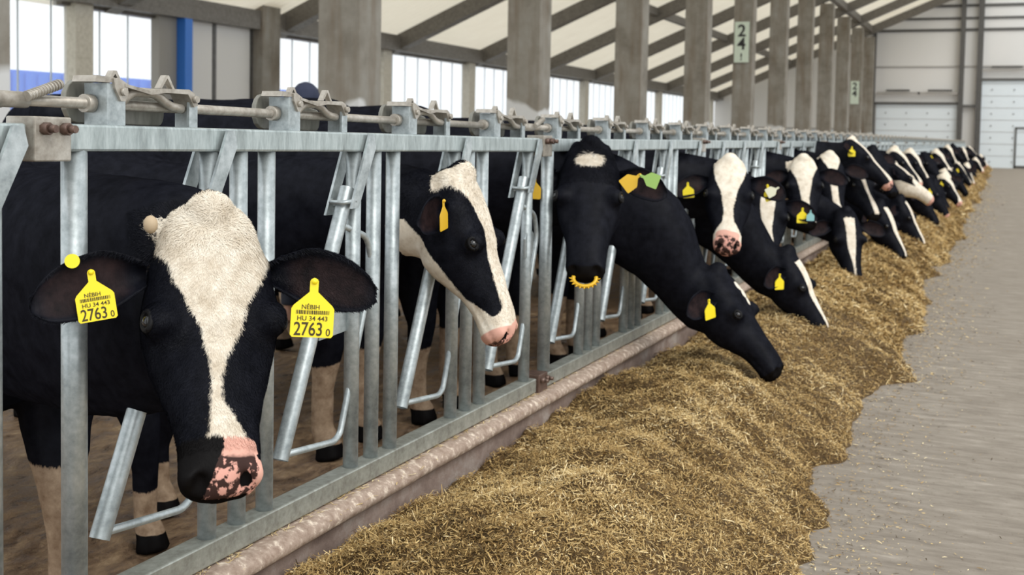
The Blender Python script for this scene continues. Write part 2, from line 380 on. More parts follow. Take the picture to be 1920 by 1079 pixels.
for x, t_ in ((-4.95, .08), (-.58, .12), (.28, .14)):
    tag(box('steel_upright', (x-t_, YE-.3, 0), (x+t_, YE-.12, 12), M['darksteel']), {-4.95: 'dark steel upright at the left side of the far white door', -.58: 'dark steel upright at the right side of the far white door', .28: 'dark steel upright left of the far door with the small wicket door'}[x], 'upright')
tag(box('steel_crosspiece', (-.46, YE-.25, 3.1), (.14, YE-.15, 3.24), M['darksteel']), 'short dark bar joining the two far steel uprights', 'bar')
for a, b, z in ((-4.3, -3.1, 3.98), (-2.2, -1.0, 3.98), (.85, 2.3, 5.2)):
    o = empty('lamp_bar', (a, YE-.3, z)); tag(o, {-4.3: 'left long dark lamp bar above the far left white door', -2.2: 'right long dark lamp bar above the far left white door', .85: 'dark lamp bar above the far right white door'}[a], 'lamp')
    box('tube', (0, 0, -.05), (b-a, .08, .05), M['darksteel'], o); box('bracket', (-.5, .05, -.2), (b-a+.5, .15, -.08), M['seam'], o)
struct(box('ground_outside', (-70, -20, -.5), (XW-.2, 120, -.3), mat_simple('pale_yard', sr(190, 188, 182), .9)))
# blue building outside the left windows
bm = bmesh.new(); add_box(bm, (-30, 20, -.3), (-26, 44, 2.95))
for i in range(48): add_box(bm, (-25.98, 20.1+i*.5, -.2), (-25.93, 20.35+i*.5, 2.85))
o = link('container', bm_mesh(bm), mat_simple('blue_container_paint', sr(30, 100, 215), .5)); tag(o, 'blue corrugated container in the yard beyond the left windows', 'container')

# kerb under the feed fence
prof = [(-.17, -.3), (-.17, .27), (-.12, .31), (.02, .318), (.055, .320), (.074, .311), (.082, .297), (.078, .283), (.064, .272), (.053, .262), (.050, .24), (.048, 0), (.05, -.3)]
ysk = np.concatenate([np.arange(-1, 12, .035), np.arange(12, YE-.5, .4)])
V = []; F = []; n = len(prof)
for y in ysk:
    for (x, z) in prof:
        nz = noise.noise(Vector((x*4, y*3.1, z*5)))*.012+noise.noise(Vector((x*12, y*14, z*12)))*.005
        w = 1 if z > .2 else .5
        V.append((x+nz*w if x > 0 else x, y, z+(nz*.5 if .2 < z < .31 else 0)))
for i in range(len(ysk)-1):
    for k in range(n-1): F.append((i*n+k, i*n+k+1, (i+1)*n+k+1, (i+1)*n+k))
me = bpy.data.meshes.new('kerb'); me.from_pydata(V, [], F); me.update()
bm = bmesh.new(); bm.from_mesh(me); bmesh.ops.recalc_face_normals(bm, faces=bm.faces); bm.to_mesh(me); bm.free()
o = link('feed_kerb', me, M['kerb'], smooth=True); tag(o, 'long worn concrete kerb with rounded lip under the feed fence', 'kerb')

# ------------------------------------------------------------------ feed fence panels
PP = 2.392; OP, PT = .39, .1063
ups = [0]; 
for i in range(3): ups += [ups[-1]+OP]; ups += [ups[-1]+PT]; ups += [ups[-1]+PT]
ups += [ups[-1]+OP]
Apos = [ups[1], ups[4], ups[7], ups[10]]
ZT, ZB = 1.241, .350
def panel_proto():
    r = empty('feed_fence_panel')
    box('top_rail', (-.025, -.035, ZT-.025), (.025, PP-.135, ZT+.025), M['galv_rail'], r, .005)
    box('bottom_rail', (-.028, -.035, ZB-.027), (.028, PP-.135, ZB+.025), M['galv_floor'], r, .004)
    um = None
    for i, y in enumerate(ups):
        rr = .024 if i == 0 else .0205
        if i in (0,) or um is None or i == 1:
            o = tube('upright_bar', [(0, 0, ZB+.02), (0, 0, ZT-.02)], rr, M['galv'], r, 20)
            if i == 1: um = o.data
        else: o = link('upright_bar', um, None, r)
        o.location.y = y
    # joint brackets with bolts
    for z, mt, nm in ((ZT, M['galv_dirty'], 'joint_bracket'), (ZB, M['rust'], 'joint_bracket')):
        b = box(nm, (-.033, -.128, z-.042), (.036, -.042, z+.036), mt, r, .003)
        for yy in (-.108, -.062):
            bm = bmesh.new(); add_tube(bm, [(.03, yy, z+.015), (.052, yy, z+.015)], .011, 6); add_tube(bm, [(.05, yy, z+.015), (.066, yy, z+.015)], .007, 8)
            link('bolt', bm_mesh(bm), M['rust'], b)
    # release rod
    tube('release_rod', [(-.03, -.12, 1.306), (-.03, PP-.14, 1.303)], .0105, M['galv_dirty'], r, 12)
    bm = bmesh.new(); add_tube(bm, [(-.012, -.10, 1.312), (-.012, -.02, 1.338)], .0085, 10)
    for k in range(12):
        t = k/12; add_tube(bm, [(-.012, -.10+.08*t, 1.312+.026*t), (-.012, -.097+.08*t, 1.313+.026*t)], .0098, 10)
    link('threaded_bolt', bm_mesh(bm), M['galv_dirty'], r)
    tube('rod_sleeve', [(-.03, -.18, 1.306), (-.03, -.085, 1.306)], .0145, M['galv_dirty'], r, 12)
    D = {}
    for q, A in enumerate(Apos):
        def put(name, key, mk, mat):
            if key not in D: D[key] = mk()
            o = link(name, D[key], mat, r); o.location.y = A; return o
        L = lambda z: -.326+.457*(z-.475)
        def m_bar():
            bm = bmesh.new(); add_tube(bm, [(0, L(.475), .475), (0, L(1.12), 1.12)], .020, 18, False)
            add_tube(bm, [(0, L(1.12), 1.12), (0, L(.475), .475)], .0165, 18, False)
            return bm_mesh2(bm)
        put('lock_bar', 'bar', m_bar, M['galv'])
        def m_yoke():
            bm = bmesh.new()
            for x in (-.040, .032):
                z0, z1 = (1.05 if x < 0 else 1.07), 1.262
                add_poly(bm, [(L(z0)-.018, z0), (L(z0)+.018, z0), (L(z1)+.016, z1-.035), (L(z1)+.006, z1), (L(z1)-.016, z1)], 0, x, x+.007)
            add_tube(bm, [(-.036, L(1.085), 1.075), (-.02, L(1.08)+.03, 1.075), (.02, L(1.08)+.03, 1.078), (.036, L(1.085), 1.08)], .006, 8)
            add_tube(bm, [(-.036, L(1.085), 1.09), (-.02, L(1.08)-.03, 1.085), (.02, L(1.08)-.03, 1.085), (.036, L(1.085), 1.09)], .006, 8)
            return bm_mesh(bm)
        put('yoke', 'yoke', m_yoke, M['galv'])
        def m_rod():
            bm = bmesh.new()
            add_tube(bm, smooth_path([(0, L(1.03), 1.03), (0, .075, .985), (0, .104, .90), (0, -.055, .475), (0, -.085, .462), (0, L(.482), .485)], .03), .0085, 12)
            return bm_mesh(bm)
        put('guard_rod', 'rod', m_rod, M['galv'])
        def m_plate():
            bm = bmesh.new(); add_poly(bm, [(-.145, .735), (.045, .745), (.075, .82), (-.10, .815)], 0, -.012, -.007); return bm_mesh(bm, bevel=.001)
        def m_plate2():
            bm = bmesh.new(); add_poly(bm, [(-.03, .83), (.03, .84), (.045, .86), (.045, .915), (.03, .925), (-.02, .92), (-.035, .90)], 0, .004, .012); return bm_mesh(bm, bevel=.001)
        if q == 1: put('stop_plate', 'plate', m_plate, M['galv'])
        elif q > 1: put('stop_plate', 'plate2', m_plate2, M['galv'])
        # latch gear above the rail
        def m_br():
            bm = bmesh.new()
            add_poly(bm, [(-.312, 1.262), (-.262, 1.262), (-.262, 1.318), (-.285, 1.345), (-.312, 1.345)], 0, .0, .006)
            add_box(bm, (-.05, -.312, 1.262), (.0, -.306, 1.345))
            return bm_mesh(bm)
        def m_br2():
            bm = bmesh.new()
            add_poly(bm, [(-.072, 1.262), (-.045, 1.262), (-.045, 1.322), (-.072, 1.322)], 0, .0, .006)
            add_box(bm, (-.05, -.05, 1.262), (.0, -.045, 1.32))
            return bm_mesh(bm)
        put('latch_bracket', 'br2', m_br2, M['galv'])
        put('latch_bracket', 'br', m_br, M['galv'])
        def m_drum():
            bm = bmesh.new(); pts = []
            y0, y1, z0, z1 = -.335, -.075, 1.268, 1.352
            for k in range(9): a = PI/2+PI*k/8; pts.append((y0+.02+.035*math.cos(a), (z0+z1)/2+(z1-z0)/2*math.sin(a)))
            for k in range(9): a = -PI/2+PI*k/8; pts.append((y1-.01+.015*math.cos(a), (z0+z1-.03)/2+(z1-.03-z0)/2*math.sin(a)))
            add_poly(bm, pts, 0, -.075, -.062); return bm_mesh(bm, bevel=.002)
        put('counterweight_plate', 'drum', m_drum, M['drum'])
        def m_crank():
            bm = bmesh.new()
            add_tube(bm, smooth_path([(-.006, -.27, 1.302), (-.004, -.235, 1.332), (-.004, -.165, 1.332), (-.004, -.125, 1.308), (-.004, -.085, 1.304)], .02), .0095, 12)
            add_tube(bm, [(-.03, -.335, 1.306), (-.03, -.315, 1.306)], .0175, 14)
            return bm_mesh(bm)
        put('crank_rod', 'crank', m_crank, M['galv_dirty'])
        def m_cam():
            bm = bmesh.new()
            add_poly(bm, [(-.345, 1.346), (-.30, 1.346), (-.292, 1.356), (-.34, 1.358)], 0, -.05, .008)
            add_poly(bm, [(-.300, 1.354), (-.286, 1.356), (-.262, 1.346), (-.260, 1.326), (-.268, 1.312), (-.280, 1.312), (-.296, 1.336)], 0, .006, .012)
            add_tube(bm, [(.010, -.276, 1.330), (.020, -.276, 1.330)], .0075, 8)
            return bm_mesh(bm)
        def m_claw():
            bm = bmesh.new()
            add_poly(bm, [(-.27, 1.346), (-.20, 1.336), (-.16, 1.342), (-.08, 1.344), (-.062, 1.336), (-.052, 1.312), (-.064, 1.308), (-.084, 1.334), (-.15, 1.334), (-.195, 1.328), (-.27, 1.340)], 0, -.035, .013)
            add_tube(bm, [(.012, -.064, 1.324), (.022, -.064, 1.324)], .0075, 8)
            return bm_mesh(bm)
        put('latch_claw', 'claw', m_claw, M['galv_dirty'])
        put('latch_cam', 'cam', m_cam, M['galv_dirty'])
        for key, y in (('l1', -.285), ('l2', -.135)):
            def m_loop():
                bm = bmesh.new(); add_poly(bm, [(y-.024, 1.343), (y-.017, 1.343), (y, 1.364), (y+.015, 1.343), (y+.022, 1.343), (y+.004, 1.370), (y-.005, 1.370)], 0, -.012, .002)
                return bm_mesh(bm)
            put('latch_loop', key, m_loop, M['galv_dirty'])
    return r
def bm_mesh2(bm):
    me = bpy.data.meshes.new('t'); bm.to_mesh(me); bm.free(); return me
Y0 = 1.618
proto = panel_proto(); proto.location = (0, Y0, 0); proto.rotation_euler.x = 0
pl = {-1: 'galvanised feed fence panel cut off by the left edge of the photo', 0: 'nearest whole headlock fence panel, with the white-faced cow in front',
      1: 'second headlock fence panel, behind the black cow with the yellow nose ring', 2: 'third headlock fence panel, behind the two white-blazed cows looking out',
      3: 'fourth headlock fence panel, above the cow with grey muzzle', 4: 'fifth headlock fence panel, above the cow holding its head high'}
NP = 22
first = copy_tree(proto)       # the nearest panel's top rail climbs slightly towards the camera
for ch in first.children_recursive:
    if ch.type != 'MESH': continue
    ch.data = ch.data.copy(); oy = ch.location.y
    for v in ch.data.vertices: v.co.z += .017*(1-(v.co.y+oy)/PP)*(v.co.z-ZB)/(ZT-ZB)
for j in range(-1, NP):
    p = {0: first, 1: proto}[j] if j in (0, 1) else copy_tree(proto)
    p.location = (0, Y0+PP*j, 0)
    if j == -1:
        for ch in list(p.children):
            if ch.name.startswith(('guard_rod', 'stop_plate')) and abs(ch.location.y-Apos[3]) < .01: bpy.data.objects.remove(ch)
    if j == -1: p.location.z = .017
    tag(p, pl.get(j, 'galvanised headlock panel in the far blurred stretch of the feed fence'), 'fence panel', 'far headlock fence panels' if j > 4 else None)

# ------------------------------------------------------------------ cows
def vec(*a): return np.array(a, float)
def nrm(v): return v/np.linalg.norm(v)
def loft_bm(bm, st, seg=26):
    """st: list of (centre, right, up, half width, half height up, half height down, squareness, taper)"""
    rings = []
    for (c, r, u, hw, hu, hd, p, tp) in st:
        ring = []
        for k in range(seg):
            a = 2*PI*k/seg; ca, sa = math.cos(a), math.sin(a)
            y = math.copysign(abs(ca)**p, ca); z = math.copysign(abs(sa)**p, sa)
            w = hw*(1-tp*(1-z)/2)
            q = c+r*(y*w)+u*(z*(hu if z > 0 else hd))
            ring.append(bm.verts.new(q))
        rings.append(ring)
    for a, b in zip(rings, rings[1:]):
        for k in range(seg): bm.faces.new((a[k], a[(k+1) % seg], b[(k+1) % seg], b[k]))
    bm.faces.new(rings[0][::-1]); bm.faces.new(rings[-1])
def ball_bm(bm, c, r, sc=(1, 1, 1)):
    m = Matrix.Translation(Vector(c)) @ Matrix.Diagonal((r*sc[0], r*sc[1], r*sc[2], 1))
    bmesh.ops.create_icosphere(bm, subdivisions=2, radius=1, matrix=m)
def limb(bm, pts, rs):
    add_tube(bm, smooth_path(pts, .05, 3) if 0 else pts, rs, 14)
# head profile: f along the face (poll -> nose), half width, dorsal u, ventral u, squareness, taper downward
HEAD = [(-.045, .060, -.050, -.105, .9, .0), (-.025, .086, -.020, -.135, .88, .05), (.02, .106, .000, -.165, .82, .12), (.08, .124, .008, -.200, .78, .12), (.15, .146, .012, -.245, .76, .12),
        (.21, .154, .008, -.275, .76, .10), (.27, .149, .000, -.285, .78, .06), (.33, .133, -.008, -.265, .82, .02), (.39, .114, -.013, -.228, .86, .0), (.45, .097, -.015, -.188, .88, -.02),
        (.51, .087, -.015, -.170, .88, .0), (.56, .086, -.018, -.164, .86, .0), (.60, .088, -.026, -.158, .86, .0), (.63, .082, -.040, -.148, .9, .0), (.650, .062, -.062, -.134, .95, .0), (.658, .03, -.085, -.12, 1, 0)]
HL = .655
class Head:
    def __init__(s, poll, heading, pitch, roll, k):
        a, b = math.radians(heading), math.radians(pitch)
        s.F = vec(math.cos(a)*math.cos(b), math.sin(a)*math.cos(b), -math.sin(b))
        R = vec(math.sin(a), -math.cos(a), 0); U = np.cross(R, s.F)
        c, d = math.cos(math.radians(roll)), math.sin(math.radians(roll))
        s.R = R*c+U*d; s.U = np.cross(s.R, s.F); s.P = np.array(poll, float); s.k = k; s.kr = 1.0
    def w(s, f, r, u): return s.P+(s.F*f+s.R*r*s.kr+s.U*u)*s.k
    def loc(s, V):
        d = (V-s.P)/s.k; return np.stack([d@s.F, d@s.R/s.kr, d@s.U], 1)
def make_cow(c, label, group=None):
    """c: dict. body rear-to-front direction bh, withers point wx,wy, height wz scale"""
    H = Head(c['poll'], c['hd'][0], c['hd'][1], c['hd'][2], c.get('k', .88)); H.kr = c.get('kr', 1.0)
    k = c.get('bk', .93); vox = c.get('vox', .012)
    bh = math.radians(c.get('bh', 0)); bf = vec(math.cos(bh), math.sin(bh), 0); br = vec(math.sin(bh), -math.cos(bh), 0); up = vec(0, 0, 1)
    W0 = vec(c['w'][0], c['w'][1], -.085)
    B = lambda s_, y, z: W0+(-bf*s_+br*y+up*z)*k
    bm = bmesh.new()
    body = [(-.10, 1.02, .10, .13, .13), (-.04, 1.02, .17, .23, .24), (.06, 1.00, .23, .31, .33), (.20, .99, .27, .38, .38), (.40, .985, .30, .385, .39), (.70, .96, .34, .40, .40), (1.0, .95, .36, .41, .41), (1.25, .97, .35, .40, .40),
            (1.45, 1.01, .31, .37, .34), (1.62, 1.05, .27, .33, .32), (1.76, 1.09, .21, .25, .27), (1.83, 1.11, .10, .14, .16)]
    full = c.get('full', True)
    loft_bm(bm, [(B(s_, 0, z), br, up, hw*k*c.get('wd', 1), hu*k, hd*k, .9, .0) for (s_, z, hw, hu, hd) in body], 28)
    for sgn in (-1, 1):
        ball_bm(bm, B(.12, sgn*.15, .98), .2*k, (1, .7, 1.5)); ball_bm(bm, B(1.38, sgn*.24, 1.28), .09*k)
        xo = c.get('step', 0)*sgn
        limb(bm, [B(.10, sgn*.17, .78), B(.12+xo*.3, sgn*.16, .58), B(.10+xo*.7, sgn*.15, .42), B(.12+xo, sgn*.15, .26), B(.12+xo, sgn*.15, .12), B(.09+xo, sgn*.15, .05), B(.08+xo, sgn*.15, .0)], [q*k for q in (.13, .095, .062, .042, .042, .052, .060)])
        limb(bm, [B(1.52, sgn*.20, .95), B(1.45, sgn*.22, .74), B(1.60, sgn*.19, .56), B(1.72-xo*.5, sgn*.17, .47), B(1.68-xo, sgn*.17, .3), B(1.64-xo, sgn*.17, .12), B(1.60-xo, sgn*.17, .05), B(1.59-xo, sgn*.17, .0)], [q*k for q in (.19, .16, .10, .062, .044, .044, .052, .060)])
    ball_bm(bm, B(1.3, 0, .55), .17*k, (1.2, 1, .8))
    limb(bm, [B(1.80, 0, 1.25), B(1.90, 0, 1.1), B(1.92, .02, .7), B(1.9, .03, .45)], [.035, .025, .02, .03])
    # neck
    nb = B(.16, 0, 1.05); fw = bf*k
    occ = H.w(.115, 0, -.145)
    back = nrm(H.U*-.75+H.F*-.55)
    ln = np.linalg.norm(occ-nb)
    th = vec(*c['thru']) if 'thru' in c else None
    P = [nb, nb+(bf*.9+up*c.get('nup', .1))*ln*.36, occ+back*ln*.30, occ]
    hv = nrm(H.U*.22*0+H.w(0, 0, 0)-H.w(.24, 0, -.24))
    st = []; N = 11
    for i in range(N):
        t = i/(N-1)
        q = P[0]*(1-t)**3+P[1]*3*t*(1-t)**2+P[2]*3*t*t*(1-t)+P[3]*t**3
        if th is not None: q = q+(th-(P[0]+3*P[1]+3*P[2]+P[3])/8)*math.sin(PI*t)**1.5
        tg = nrm((P[1]-P[0])*(1-t)**2+(P[2]-P[1])*2*t*(1-t)+(P[3]-P[2])*t*t)
        u0 = nrm(up*(1-t)+hv*t); u0 = nrm(u0-tg*(u0@tg)); rr = np.cross(tg, u0)
        e = sm(0, 1, t)
        hw = ((1-t)**1.6*(.215-.100)+.100)*k; hu = ((1-t)**1.3*(.27-.112)+.118)*k; hd = ((1-t)**1.2*(.31-.15)+.15+c.get('dewlap', .0)*math.sin(PI*min(1, t*1.25)))*k
        st.append((q, rr, u0, hw, hu, hd, .92, .0))
    loft_bm(bm, st, 26)
    # head
    st = []
    for (f, hw, ut, ub, p, tp) in HEAD:
        st.append((H.w(f, 0, (ut+ub)/2+.0), H.R, H.U, hw*H.k*H.kr, (ut-ub)/2*H.k, (ut-ub)/2*H.k, p, tp))
    loft_bm(bm, st, 32)
    for sgn in (-1, 1):
        ball_bm(bm, H.w(.262, sgn*.112, -.034), .046*H.k, (1.15, 1, 1))          # orbit
        ball_bm(bm, H.w(.122, sgn*.098, -.072), .042*H.k)        # ear root
        ball_bm(bm, H.w(.612, sgn*.056, -.066), .034*H.k)         # nostril wing
    ball_bm(bm, H.w(-.005, 0, -.025), .055*H.k)
    ball_bm(bm, H.w(.615, 0, -.128), .045*H.k, (1.1, 1.1, .9))                           # lower lip
    me = bpy.data.meshes.new('cow'); bmesh.ops.recalc_face_normals(bm, faces=bm.faces); bm.to_mesh(me); bm.free()
    tmp = link('tmp', me)
    m = tmp.modifiers.new('r', 'REMESH'); m.mode = 'VOXEL'; m.voxel_size = vox
    s_ = tmp.modifiers.new('s', 'SMOOTH'); s_.factor = .5; s_.iterations = max(4, int(.085/vox))
    out = eval_mesh(tmp); bpy.data.objects.remove(tmp)
    n = len(out.vertices); V = np.empty(n*3); out.vertices.foreach_get('co', V); V = V.reshape(n, 3)
    Nn = np.empty(n*3); out.vertices.foreach_get('normal', Nn); Nn = Nn.reshape(n, 3)
    L = H.loc(V); f, r, u = L.T
    ar = np.abs(r)
    hm = (f > -.06) & (f < .72) & (ar < .20) & (u > -.35) & (u < .1)
    # nostrils: pits opening forward and outward
    for sgn in (-1, 1):
        d = np.sqrt(((f-.628)/.020)**2+((r-sgn*.050)/.017)**2+((u+.058)/.022)**2)
        a = np.exp(-d**2*.9)*hm
        V += (H.F*-1.0+H.U*-.35-H.R*sgn*.2)[None]*(a*.030*H.k)[:, None]
    # mouth line
    a = np.exp(-((u+.118-.02*sm(.5, .62, f))/.006)**2)*sm(.40, .48, f)*hm*(f < .66); V -= Nn*(a*.007*H.k)[:, None]
    # eye sockets and the hollow in front of them
    for sgn in (-1, 1):
        d = np.sqrt((f-.268)**2+(r-sgn*.148)**2+(u+.026)**2)
        V -= Nn*((np.exp(-(d/.018)**2)*.010*hm*H.k)[:, None])
        d = np.sqrt((f-.33)**2+(r-sgn*.085)**2+(u+.03)**2); V -= Nn*((np.exp(-(d/.045)**2)*.008*hm*H.k)[:, None])
    if vox <= .012:
        # skin folds of neck and cheek relief
        V += Nn*((fbm(V, 22, 5)*.0030)[:, None])
        a = np.sin((f*.8+u*1.1)*140)*np.exp(-((f-.30)/.06)**2-((u+.19)/.04)**2)*hm; V += Nn*((a*.0012)[:, None])
    # ---- coat fields
    nz = fbm(L*1.0, 16, c.get('seed', 1)); white = np.full(n, -.05)
    bl = c.get('blaze')
    if bl:
        T = np.array([b[0] for b in bl]); RL = np.array([b[1] for b in bl]); RR = np.array([b[2] for b in bl])
        t = f/HL; lo = np.interp(t, T, RL); hi = np.interp(t, T, RR)
        d = np.minimum(r-lo, hi-r)+nz*.005
        d = np.minimum(d, .03); d = np.where(u < -.10, np.minimum(d, (u+.125)), d)
        d = np.where((t < T[0]) | (t > 1.08), -.05, d); white = np.where(hm, np.maximum(white, d), white)
    if 'jaw' in c:   # white under-jaw and muzzle: u below a line
        d = np.interp(f, [0, .2, .45, .6, .7], [-.30, c['jaw'][0], c['jaw'][1], c['jaw'][2], c['jaw'][2]])-u+nz*.006
        white = np.where(hm & (f > .08), np.maximum(white, np.minimum(d, .03)), white)
        white = np.where(hm & (f > .55) & (c['jaw'][2] > -.1), .03, white)
    for (pf, pr, pu, rad, sg) in c.get('spots', []):
        d = rad-np.sqrt((f-pf)**2+(r-pr)**2+(u-pu)**2)+nz*.008
        white = np.where(hm, np.maximum(white, d) if sg > 0 else np.minimum(white, -d), white)
    # body
    bl_ = (V-W0)/k; bx = -(bl_@bf); bz = bl_[:, 2]; by = bl_@br
    bn = fbm(bl_, 3.2, c.get('seed', 1)+20, 2)
    wb = np.maximum((c.get('sock', .34)-bz)+.10*bn, np.where(bx > .30, bn-c.get('bw', .75), -1)*.25)
    if 'chest' in c: wb = np.maximum(wb, (c['chest']-bz)+.1*bn)
    for (px, py, pz, rad) in c.get('wpatch', []):
        wb = np.maximum(wb, rad-np.linalg.norm(V-vec(px, py, pz), axis=1)+bn*.06)
    white = np.where(hm, white, np.clip(wb, -.05, .05))
    if c.get('gmuz'): pass
    pink = np.zeros(n)
    mz = sm(.50, .56, f+nz*.02)*hm
    pm = c.get('muz', 'dark')
    nose = hm*sm(.585, .605, f+nz*.008)*(u > -.12)
    if pm == 'pink': pink = hm*sm(.585, .61, f+nz*.02)*.26+hm*sm(.628, .645, f+nz*.01)*.34
    elif pm == 'mottled': pink = np.clip(hm*sm(.535, .56, f+nz*.02)*(ar < .07)*.5+sm(.578, .60, f+nz*.02)*hm*.5, 0, 1)
    elif pm == 'tan': pink = hm*.28
    nost = np.zeros(n)
    for sgn in (-1, 1):
        d = np.sqrt(((f-.630)/.022)**2+((r-sgn*.050)/.016)**2+((u+.060)/.020)**2); nost = np.maximum(nost, 1-sm(.7, 1.25, d))
    hoof = np.maximum(1-sm(.055, .075, bz), nost*hm)
    if 'dside' in c: hoof = np.maximum(hoof, hm*sm(.50, .56, f)*sm(c['dside']-.006, c['dside']+.008, r+nz*.03-(f-.60)*.25)); hoof = np.maximum(hoof, hm*sm(.635, .65, f+nz*.02)*sm(-.09, -.10, u)*.7)
    if pm == 'dark': hoof = np.maximum(hoof, hm*sm(.60, .62, f)*.75)
    eyer = np.minimum(np.sqrt((f-.268)**2+(ar-.148)**2+(u+.026)**2), 1); hoof = np.maximum(hoof, hm*(1-sm(.02, .032, eyer)))
    earin = np.zeros(n)
    F = [tuple(p.vertices) for p in out.polygons]
    allV, allF = [V], [F]; at = {'white': [white], 'pink': [pink], 'hoof': [hoof], 'earin': [earin], 'dirt': [np.where(hm, 0, .45+.55*sm(.95, .45, bz+.1*bn))]}; off = n
    # ---- ears, cupped leaves joined into the body mesh
    ears = {}
    for sgn, nm in ((1, 'R'), (-1, 'L')):
        drp, fwd, twist = c.get('ear'+nm, c.get('ear', (.15, .15, 0)))
        ax = nrm(H.R*sgn+H.F*drp+H.U*fwd); fn = nrm(H.U+H.F*.35+H.R*sgn*.1); fn = nrm(fn-ax*(fn@ax)); sd = np.cross(ax, fn)
        tw = math.radians(twist)*sgn; fn, sd = fn*math.cos(tw)+sd*math.sin(tw), sd*math.cos(tw)-fn*math.sin(tw)
        o = H.w(.125, sgn*.125, -.072); LE = .235*H.k*c.get('earlen', 1); ns, na = 18, 12
        VV = []; ww = []
        for side in (0, 1):
            for i in range(ns):
                t = i/(ns-1)
                tt = .08+.92*t; hw = .080*H.k*max(.05, (1-abs(2*tt-1)**2.5))**.5*(.5+.5*min(1, t*2.6))
                cup = (.030*(1-t)+.012)*H.k
                for j in range(na):
                    a = -1+2*j/(na-1)
                    q = o+ax*(t*LE)+sd*(hw*a*(1-.12*abs(a)**3))+fn*(-cup*(1-a*a)*(1.0)+.0)-up*(.035*t*t)
                    th_ = (.0075*(1-.6*abs(a))*(1-.5*t)+.001)*H.k
                    q = q+fn*(th_ if side == 0 else -th_); VV.append(q); ww.append((side, t, a))
        VV = np.array(VV); FF = []; base = off
        idx = lambda s2, i, j: base+s2*ns*na+i*na+j
        for i in range(ns-1):
            for j in range(na-1):
                FF.append((idx(0, i, j), idx(0, i+1, j), idx(0, i+1, j+1), idx(0, i, j+1))); FF.append((idx(1, i, j), idx(1, i, j+1), idx(1, i+1, j+1), idx(1, i+1, j)))
            FF.append((idx(0, i, 0), idx(1, i, 0), idx(1, i+1, 0), idx(0, i+1, 0))); FF.append((idx(0, i, na-1), idx(0, i+1, na-1), idx(1, i+1, na-1), idx(1, i, na-1)))
        for j in range(na-1): FF.append((idx(0, ns-1, j), idx(1, ns-1, j), idx(1, ns-1, j+1), idx(0, ns-1, j+1)))
        if sgn < 0: FF = [q[::-1] for q in FF]
        ww = np.array(ww); inn = (ww[:, 0] == 0)*sm(.12, .3, ww[:, 1])*sm(1., .8, ww[:, 1])*(1-sm(.55, .85, np.abs(ww[:, 2])))
        allV.append(VV); allF.append(FF); m_ = len(VV); off += m_
        ew = c.get('earwhite', 0)
        at['white'].append(np.where(ww[:, 1] < ew, .05, -.05)); at['pink'].append(np.zeros(m_)); at['hoof'].append(np.zeros(m_)); at['earin'].append(inn*.85); at['dirt'].append(np.zeros(m_))
        ears[nm] = (o, ax, fn, sd, LE)
    V = np.concatenate(allV); F = [q for fl in allF for q in fl]
    me = bpy.data.meshes.new('cow_body'); me.from_pydata(V.tolist(), [], F); me.update()
    for nm, arr in at.items():
        a = me.attributes.new(nm, 'FLOAT', 'POINT'); a.data.foreach_set('value', np.concatenate(arr).astype(np.float32))
    root = empty('cow', W0.tolist())
    body_o = link('body', me, M['coat'], root, True); body_o.matrix_parent_inverse = Matrix.Translation(-Vector(W0))
    PI_ = Matrix.Translation(-Vector(W0))
    def child(name, mesh, mat, parent=root, smooth=False):
        o = link(name, mesh, mat, parent, smooth); o.matrix_parent_inverse = PI_ if parent is root else Matrix.Identity(4); return o
    for sgn in (-1, 1):
        ec = H.w(.268, sgn*.134, -.023); bm = bmesh.new(); ball_bm(bm, ec, .0205*H.k)
        eye = child('eye', bm_mesh(bm), M['eye'], root, True)
        if vox < .016:
            ea = nrm(H.R*sgn*.85+H.U*.5); e1_ = nrm(H.F-ea*(H.F@ea)); e2_ = np.cross(ea, e1_); bm = bmesh.new()
            add_tube(bm, [ec+ea*.010*H.k+(e1_*math.cos(q)*.0215+e2_*math.sin(q)*.0150)*H.k for q in np.linspace(0, 2*PI, 21)], .0068*H.k, 8)
            child('eyelid', bm_mesh(bm), M['skin_dark'], root, True)
    for t in c.get('tags', []):
        make_tag(child, H, ears, **t)
    root['label'] = label; root['category'] = 'cow'
    if group: root['group'] = group
    return root, me, H, ears, child
TAGPTS = [(-.0052, .075), (.0052, .075), (.0075, .071), (.0075, .052), (.034, .028), (.0375, .022), (.0375, -.024), (.034, -.028), (-.034, -.028), (-.0375, -.024), (-.0375, .022), (-.034, .028), (-.0075, .052), (-.0075, .071)]
